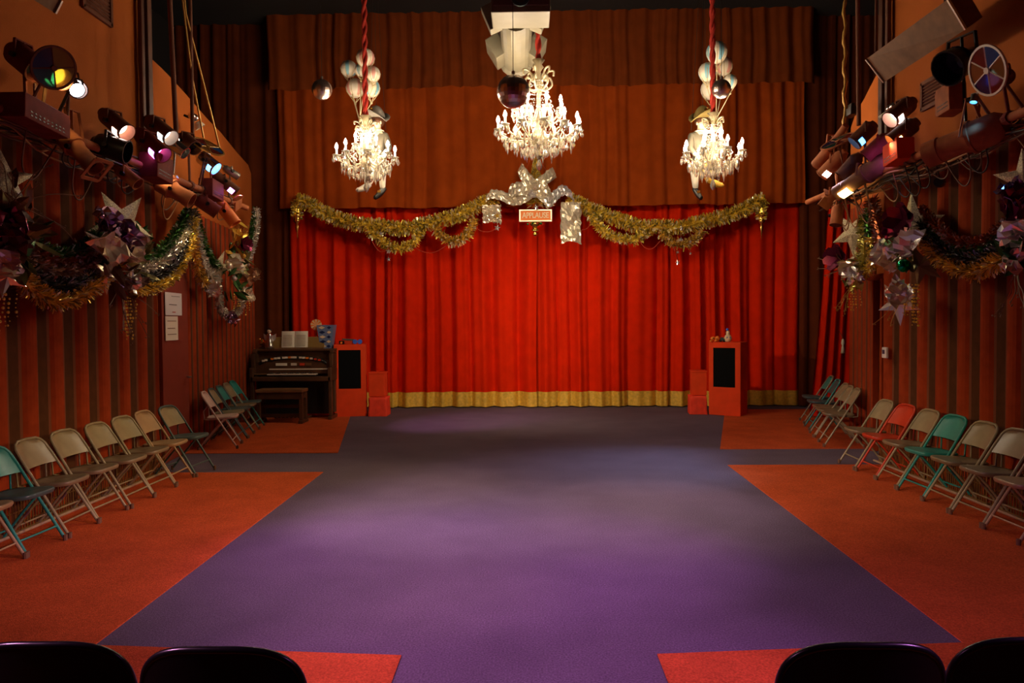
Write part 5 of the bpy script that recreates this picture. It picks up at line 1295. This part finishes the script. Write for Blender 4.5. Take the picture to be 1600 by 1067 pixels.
cluster(1, 4.18, 1594, 350, 1, dict(
    star=[(8, -70, .26, PI/2, M_glitter, .05)],
    foil=[(-6, -34, .26, .26, M_foilm, .16), (-10, -46, .2, .2, M_foilp, .2), (-8, 18, .3, .26, M_foils, .16), (-10, 60, .16, .2, M_foils, .14), (0, 40, .24, .2, M_leafg, .1)],
    ball=[(-14, 38, .045, M_gold, .16)], leaf=[(0, 40, 14, .2, M_leafg, .1, .1), (0, 0, 10, .2, M_leaf, .1, .1)], twig=[(-5, 70, 7, .45, M_twig, .08, -1)]),
    'magenta and silver foil ornament cluster cut off by the right edge', 105)
cluster(1, 4.28, 1326, 395, 1, dict(
    star=[(6, -30, .32, PI/2+.6, M_glitter, .03)],
    foil=[(0, 28, .26, .26, M_foil, .12), (10, 35, .14, .3, M_foils, .16), (12, 48, .2, .26, M_limet, .1)], ball=[(-4, 32, .05, M_foils, .16)],
    flower=[(-16, 8, .20, M_foilm, .14)], leaf=[(0, 25, 14, .2, M_leaf, .1, .1)], twig=[(-14, 25, 7, .35, M_twig, .1, -.1), (5, 50, 6, .4, M_ropeg, .08, -1)], beads=[(5, 55, 5, .3, M_goldt, .1)]),
    'lime and gold ornament cluster with notched glitter star, far right', 106)

# ================================================================== MIRROR BALLS
def mirror_ball(px, py, Y, r, label):
    c = atY(px, py, Y); root = thing('mirror_ball', c, label, 'mirror ball', 'mirror balls'); b = MB(); b.ball(c, r, 26); b.build('mirror_sphere', M_mirror, root)
    b = MB(); b.lathe([(.001, r), (.02, r*.99), (.02, r+.04), (.001, r+.05)], 10, None, 0, c); b.build('cap', M_steel, root)
    b = MB(); b.tube([c+V((0, 0, r+.04)), V((c.x, c.y, 7.7))], .004, 5); b.build('cord', M_cable3, root)
mirror_ball(503, 140, 10.6, 15.5*10.6/F, 'small mirror ball left of the left chandelier'); mirror_ball(802, 143, 8.6, 25.5*8.6/F, 'largest mirror ball beside the central chandelier'); mirror_ball(1127, 139, 10.3, 14.5*10.3/F, 'small mirror ball in front of the right balloons')

# ================================================================== CEILING DUCT
p0 = atY(814, 6, 9.0)
du = thing('air_duct', p0, 'cream ceiling duct with ribbed pipe and square collars above the central chandelier', 'duct')
zc = p0.z
b = MB(); x0 = atY(768, 20, 9.0).x; x1 = atY(859, 20, 9.0).x; zb = atY(810, 29, 9.0).z
b.box(((x0+x1)/2, 9.06, zb+.62), (x1-x0, .5, 1.24)); b.build('plenum_box', M_ductw, du, bevel=.01)
b = MB(); q0, q1 = atY(771, 9, 8.80), atY(857, 11, 8.80); b.box(((q0.x+q1.x)/2, 8.80, q0.z+.28), (q1.x-q0.x, .03, .56)); b.build('dark_inlet', M_ductd, du)
b = MB(); pp = atY(813, 0, 8.78); b.lathe([(.07, 0), (.11, 0), (.11, .03), (.07, .03), (.07, 0)], 20, frame(V((0, -1, 0))), 0, pp+V((0, 0, .03))); b.build('round_port', M_dteal, du)
N_ = 44
path = [atY(806, 24, 9.3).lerp(atY(807, 92, 11.2), t/N_) for t in range(N_+1)]
b = MB(); b.tube(path, [.19*(1+.11*(i % 2)) for i in range(N_+1)], 20); b.build('ribbed_pipe', M_ductw, du)
end = path[-1]; st = path[0]; dirp = (end-st).normalized(); R = frame(dirp)
if R.col[0].x < 0: R = Matrix((-R.col[0], -R.col[1], R.col[2])).transposed()
for s_ in (-1, 1):
    for (t, sx, sz, off, tilt) in ((.80, .20, .62, .27, .55), (.06, .16, .22, .30, .4)):
        b = MB(); c_ = st.lerp(end, t)+R.col[0]*s_*off; b.box(c_, (sx, .30, sz), R @ Matrix.Rotation(s_*tilt, 3, 'Z')); b.build('collar_block', M_ductw, du, bevel=.008)
b = MB(); b.box(st.lerp(end, .80)+V((0, 0, .30)), (.62, .10, .62), R); b.build('collar_plate', M_ductd, du, bevel=.006)
b = MB(); b.lathe([(.20, 0), (.26, .02), (.26, .05), (.20, .05)], 18, frame(dirp), 0, end); b.build('end_ring', M_ductw, du)
b = MB(); b.tube([path[40]+V((0, 0, .2)), V((path[40].x, path[40].y, 7.7))], .012, 6); b.build('hanger', M_steel, du)

# ================================================================== BALLOONS AND MARIONETTES
def balloon(px, py, rpx, Y, stripe, tie, label):
    c = atY(px, py, Y); r = rpx*Y/F; root = thing('striped_balloon', c, label, 'balloon', 'striped marionette balloons'); b = MB(); n = 24; rows = []; ph = random.randint(0, 5)
    prof = [(math.sin(PI*i/10)*(1 if i > 4 else .92+.02*i), -math.cos(PI*i/10)) for i in range(11)]
    for q, z in prof: rows.append([c+V((max(.002, q)*math.cos(2*PI*k/n)*r, max(.002, q)*math.sin(2*PI*k/n)*r, z*r*(1.12 if z < 0 else 1))) for k in range(n)])
    b.grid(rows, lambda i, j: 1 if ((j+ph)//2) % 3 == 0 and 1 < i < 8 else 0, True); b.build('envelope', [M_bw, stripe], root, smooth=True)
    b = MB(); tip = c+V((0, 0, -r*1.75))
    for k in range(6):
        a = 2*PI*k/6+.3; pts = [c+V((math.cos(a)*math.sin(t)*r*1.02, math.sin(a)*math.sin(t)*r*1.02, -math.cos(t)*r*(1.12 if math.cos(t) > 0 else 1)*1.02)) for t in (PI*.98, PI*.75, PI*.5, PI*.35)]+[tip]
        b.tube(pts, .005, 4)
    b.build('netting', M_net, root); b = MB(); b.tube([tip, V(tie)], .006, 5); b.build('string', M_net, root); b = MB(); b.ball(tip, .02, 8); b.build('knot', M_net, root)
YB = 11.62
tieL = atY(562, 190, YB-.05); tieR = atY(1119, 186, YB-.05)
for i, (x, y, r, s_, lab) in enumerate(((571, 90, 14, M_bp, 'topmost striped balloon of the left bunch'), (545, 107, 12.5, M_bb, 'blue striped balloon farthest left in the left bunch'), (564, 109, 9.5, M_bb, 'smallest blue striped balloon in the middle of the left bunch'),
        (583, 115, 11, M_bp, 'pink striped balloon on the right of the left bunch'), (555, 137, 14, M_bp, 'big pink striped balloon, lowest of the left bunch'), (580, 137, 13.5, M_bb, 'big blue striped balloon low behind the left rope'))):
    balloon(x, y, r, YB+.22*((i*2) % 3-1), s_, tieL, lab)
for i, (x, y, r, s_, lab) in enumerate(((1120, 81, 16, M_bb, 'topmost striped balloon of the right bunch'), (1131, 103, 13.5, M_bp, 'pink striped balloon second from the top of the right bunch'), (1105, 112, 13.5, M_bb, 'blue striped balloon left of the right rope'),
        (1141, 127, 10.5, M_bb, 'balloon half hidden by the right mirror ball'), (1110, 139, 15, M_bw, 'cream balloon, lowest of the right bunch'))):
    balloon(x, y, r, YB+.22*((i*2) % 3-1), s_, tieR, lab)

def marionette(J, label, hat_m, leg2_m, head_turn, coat=M_cloth_g):
    """J: joints as photo pixels with depth; one continuous skinned body, clothes as material zones, hat and shoes as children"""
    P = {k: atY(v[0], v[1], v[2]) for k, v in J.items()}
    root = thing('marionette', P['pelvis'], label, 'marionette')
    names = ['pelvis', 'chest', 'neck', 'chin', 'head', 'sh_a', 'el_a', 'ha_a', 'sh_b', 'el_b', 'ha_b', 'hip_a', 'kn_a', 'an_a', 'hip_b', 'kn_b', 'an_b']
    rad = dict(pelvis=.125, chest=.135, neck=.048, chin=.075, head=.105, sh_a=.075, el_a=.05, ha_a=.034, sh_b=.075, el_b=.05, ha_b=.034, hip_a=.095, kn_a=.068, an_a=.040, hip_b=.095, kn_b=.075, an_b=.042)
    ed = [('pelvis', 'chest'), ('chest', 'neck'), ('neck', 'chin'), ('chin', 'head'), ('chest', 'sh_a'), ('sh_a', 'el_a'), ('el_a', 'ha_a'), ('chest', 'sh_b'), ('sh_b', 'el_b'), ('el_b', 'ha_b'), ('pelvis', 'hip_a'), ('hip_a', 'kn_a'), ('kn_a', 'an_a'), ('pelvis', 'hip_b'), ('hip_b', 'kn_b'), ('kn_b', 'an_b')]
    me = bpy.data.meshes.new('body'); me.from_pydata([tuple(P[n]-P['pelvis']) for n in names], [(names.index(a), names.index(c)) for a, c in ed], []); me.update()
    o = bpy.data.objects.new('body', me); C.objects.link(o); o.parent = root
    bpy.context.view_layer.objects.active = o
    sk = o.modifiers.new('skin', 'SKIN'); sk.use_smooth_shade = True
    for i, n in enumerate(names):
        me.skin_vertices[0].data[i].radius = (rad[n], rad[n]); me.skin_vertices[0].data[i].use_root = (n == 'pelvis')
    sb_ = o.modifiers.new('sub', 'SUBSURF'); sb_.levels = 2; sb_.render_levels = 2
    dg = bpy.context.evaluated_depsgraph_get(); ev = o.evaluated_get(dg); m2 = bpy.data.meshes.new_from_object(ev)
    m2.name = 'body'; m2.materials.clear()
    for m in (coat, M_face, M_stock, leg2_m): m2.materials.append(m)
    rel = {k: v-P['pelvis'] for k, v in P.items()}
    def dseg(p, a, c):
        ab = c-a; t = max(0, min(1, (p-a).dot(ab)/ab.length_squared)); return (p-a-ab*t).length
    for f in m2.polygons:
        p = V(f.center); best, bi = 9, 0
        for (a, c), mi in (((('neck'), 'chin'), 1), (('chin', 'head'), 1), (('pelvis', 'chest'), 0), (('sh_a', 'el_a'), 0), (('sh_b', 'el_b'), 0), (('el_a', 'ha_a'), 0), (('el_b', 'ha_b'), 0), (('hip_a', 'kn_a'), 0), (('kn_a', 'an_a'), 2), (('hip_b', 'kn_b'), 3), (('kn_b', 'an_b'), 3)):
            d_ = dseg(p, rel[a], rel[c])
            if d_ < best: best, bi = d_, mi
        if (p-rel['ha_a']).length < .05 or (p-rel['ha_b']).length < .05: bi = 1
        f.material_index = bi; f.use_smooth = True
    bpy.data.objects.remove(o); o = bpy.data.objects.new('body', m2); C.objects.link(o); o.parent = root
    # hands: five little fingers each
    for h, e in (('ha_a', 'el_a'), ('ha_b', 'el_b')):
        d = (P[h]-P[e]).normalized(); R = frame(d); b = MB()
        for k in range(5):
            a = -.6+.3*k; dd = (d*.9+R.col[0]*(a if k < 4 else 1.0)*.8).normalized(); ln = (.06, .07, .072, .062, .05)[k]; q = P[h]+d*.02+R.col[0]*.012*(k-2)
            b.tube([q, q+dd*ln*.55, q+dd*ln-R.col[1]*.02], [.010, .009, .007], 6)
        b.build('fingers', M_face, root, smooth=True)
    # face: it looks along f
    f = V(head_turn).normalized(); R = frame(f); hd = P['head']*.55+P['chin']*.45
    b = MB()
    for s in (-1, 1): b.ball(hd+f*.088+R.col[0]*s*.036+R.col[1]*.022, .015, 8)
    b.build('eyes', M_keyb, root, smooth=True)
    b = MB(); b.lathe([(.024, 0), (.016, .03), (.002, .055)], 8, R, 0, hd+f*.085-R.col[1]*.012); b.build('nose', M_face, root, smooth=True)
    b = MB(); b.tube([hd+f*.085+R.col[0]*.03*u-R.col[1]*(.052-.010*u*u) for u in (-1, -.5, 0, .5, 1)], .009, 6); b.build('mouth', M_redp, root, smooth=True)
    b = MB()
    for s in (-1, 1): b.ball(hd+R.col[0]*s*.098, .024, 8, sc=(.6, 1, 1.2))
    b.build('ears', M_face, root, smooth=True)
    b = MB(); b.ball(P['head']-f*.03, .112, 12, sc=(1, 1, .9)); b.build('hair', M_trim, root, smooth=True)
    # bicorne hat: brim curled up at front and back with a tall rounded crown
    b = MB(); hc = P['head']+V((0, 0, .045)); rows = []
    for i in range(9):
        t = i/8; rr = .125*math.cos(t*PI/2)**.6+.002
        rows.append([hc+R.col[0]*(rr*math.cos(2*PI*k/16))+f*(rr*math.sin(2*PI*k/16))+V((0, 0, .19*t)) for k in range(16)])
    b.grid(rows, 0, True); brim = []
    for rr in (.12, .165, .21):
        brim.append([hc+R.col[0]*(rr*1.05*math.cos(2*PI*k/16))+f*(rr*math.sin(2*PI*k/16))+V((0, 0, ((rr-.12)*(1.3*abs(math.sin(2*PI*k/16))-.9*abs(math.cos(2*PI*k/16)))))) for k in range(16)])
    b.grid(brim, 0, True); ho = b.build('hat', hat_m, root, smooth=True); sm = ho.modifiers.new('thick', 'SOLIDIFY'); sm.thickness = .012
    b = MB(); b.ball(hc+f*.115+V((0, 0, .10)), .045, 8, sc=(1, .5, 1)); b.build('hat_badge', M_gold, ho)
    b = MB(); b.lathe([(.055, 0), (.10, -.02), (.105, -.035), (.06, -.03)], 14, None, 0, P['neck']+V((0, 0, .03))); b.build('ruff_collar', M_stock, root, smooth=True)
    # shoes with pointed toes
    for an, kn, toe, m in (('an_a', 'kn_a', J['toe_a'], M_shoe), ('an_b', 'kn_b', J['toe_b'], leg2_m if leg2_m is not M_stock else M_bw)):
        t = atY(*toe); a = P[an]; d = (t-a); b = MB(); hl = a-d.normalized()*.05
        b.tube(spline([hl+V((0, 0, .0)), a+V((0, 0, -.005)), a+d*.5+V((0, 0, -.012)), a+d*.85, t+V((0, 0, .015))], 3), [.035+.012*math.sin(PI*min(1, i/8)) if i < 9 else .045*(1-(i-8)/5) for i in range(13)], 8); b.build('shoe', m, root, smooth=True)
        if an == 'an_a': b = MB(); b.box(a+d*.35+V((0, -.04, .02)), (.05, .012, .035)); b.build('buckle', M_gold, root)
    # control strings
    b = MB()
    for n in ('head', 'sh_a', 'sh_b'): b.tube([P[n]+V((0, 0, .1)), V((P['head'].x, P['head'].y, 7.7))], .003, 4)
    b.build('control_strings', M_cable3, root)
    return root
Yb = 11.82
marionette(dict(pelvis=(588, 252, Yb), chest=(591, 220, Yb), neck=(590, 205, Yb), chin=(588, 198, Yb-.03), head=(588, 189, Yb-.02), sh_a=(603, 214, Yb), el_a=(608, 232, Yb-.08), ha_a=(598, 242, Yb-.25), sh_b=(577, 214, Yb), el_b=(568, 222, Yb-.15), ha_b=(562, 208, Yb-.22),
    hip_a=(596, 257, Yb), kn_a=(597, 268, Yb-.30), an_a=(598, 297, Yb-.28), toe_a=(584, 311, Yb-.36), hip_b=(580, 257, Yb), kn_b=(577, 282, Yb-.32), an_b=(574, 290, Yb-.34), toe_b=(556, 298, Yb-.42)),
    'marionette in grey hat riding behind the left chandelier, legs dangling', M_hat_g, M_stock, (-.55, -.8, -.05))
marionette(dict(pelvis=(1097, 250, Yb), chest=(1092, 218, Yb), neck=(1095, 206, Yb), chin=(1097, 199, Yb-.03), head=(1098, 189, Yb-.02), sh_a=(1080, 214, Yb), el_a=(1078, 232, Yb-.1), ha_a=(1088, 243, Yb-.22), sh_b=(1105, 214, Yb), el_b=(1114, 224, Yb-.15), ha_b=(1119, 208, Yb-.22),
    hip_a=(1089, 256, Yb), kn_a=(1085, 268, Yb-.30), an_a=(1087, 297, Yb-.28), toe_a=(1097, 312, Yb-.36), hip_b=(1104, 256, Yb), kn_b=(1108, 280, Yb-.32), an_b=(1116, 285, Yb-.36), toe_b=(1131, 290, Yb-.44)),
    'marionette in olive hat riding behind the right chandelier, legs dangling', M_hat_o, M_gold_cloth, (.35, -.9, -.1))

# ================================================================== SMALL THINGS ON THE WALLS
def wall_sheet(px0, py0, px1, py1, side, label, m, marks):
    a, c = onwing(px0, py0, side), onwing(px1, py1, side); inn = V((.06 if side < 0 else -.06, 0, 0)); d = dL if side < 0 else dR
    L = V((c.x-a.x, c.y-a.y, 0)).length; root = thing('notice', a+inn, label, 'notice'); A = a+inn
    M3 = Matrix((d, V((0, 0, 1)), d.cross(V((0, 0, 1))))).transposed(); h = a.z-c.z
    b = MB(); b.box(A+d*L/2+V((0, 0, -h/2)), (L, h, .004), M3); b.build('sheet', m, root)
    for (u, v, wu, hv, mm) in marks:
        b = MB(); b.box(A+inn*.06+d*L*u+V((0, 0, -h*v)), (L*wu, h*hv, .003), M3); b.build('printed_line', mm, root)
wall_sheet(250, 456, 277, 493, -1, 'white printed notice on the left door, upper of two', M_white, [(.45, .53, .45, .03, M_ink), (.62, .16, .5, .02, M_ink), (.5, .86, .18, .04, M_redp)])
wall_sheet(250.5, 494, 271, 531, -1, 'cream paper strip under the white notice on the left door', M_paper, [(.5, .2, .7, .03, M_woodl), (.45, .5, .6, .03, M_woodl), (.5, .75, .7, .03, M_woodl)])
p = atX(1383, 551, XW-.09); root = thing('thermostat', p, 'white thermostat with small dark screen on the right wall', 'thermostat')
b = MB(); b.box(p, (.03, .115, .13)); b.build('case', M_white, root, bevel=.008); b = MB(); b.box(p+V((-.016, .01, .01)), (.004, .055, .05)); b.build('screen', M_navy, root)
p = atY(1317, 540, 12.86); root = thing('white_tassel', p, 'small white tassel on the slanting red side drape', 'tassel')
b = MB(); b.lathe([(.001, .12), (.02, .10), (.03, .04), (.015, .0), (.022, -.03), (.035, -.13), (.001, -.13)], 10, None, 0, p); b.build('tassel_body', M_paper, root, smooth=True); b = MB(); b.tube([p+V((0, 0, .12)), p+V((.0, .15, .25))], .006, 5); b.build('cord', M_ropeb, root)
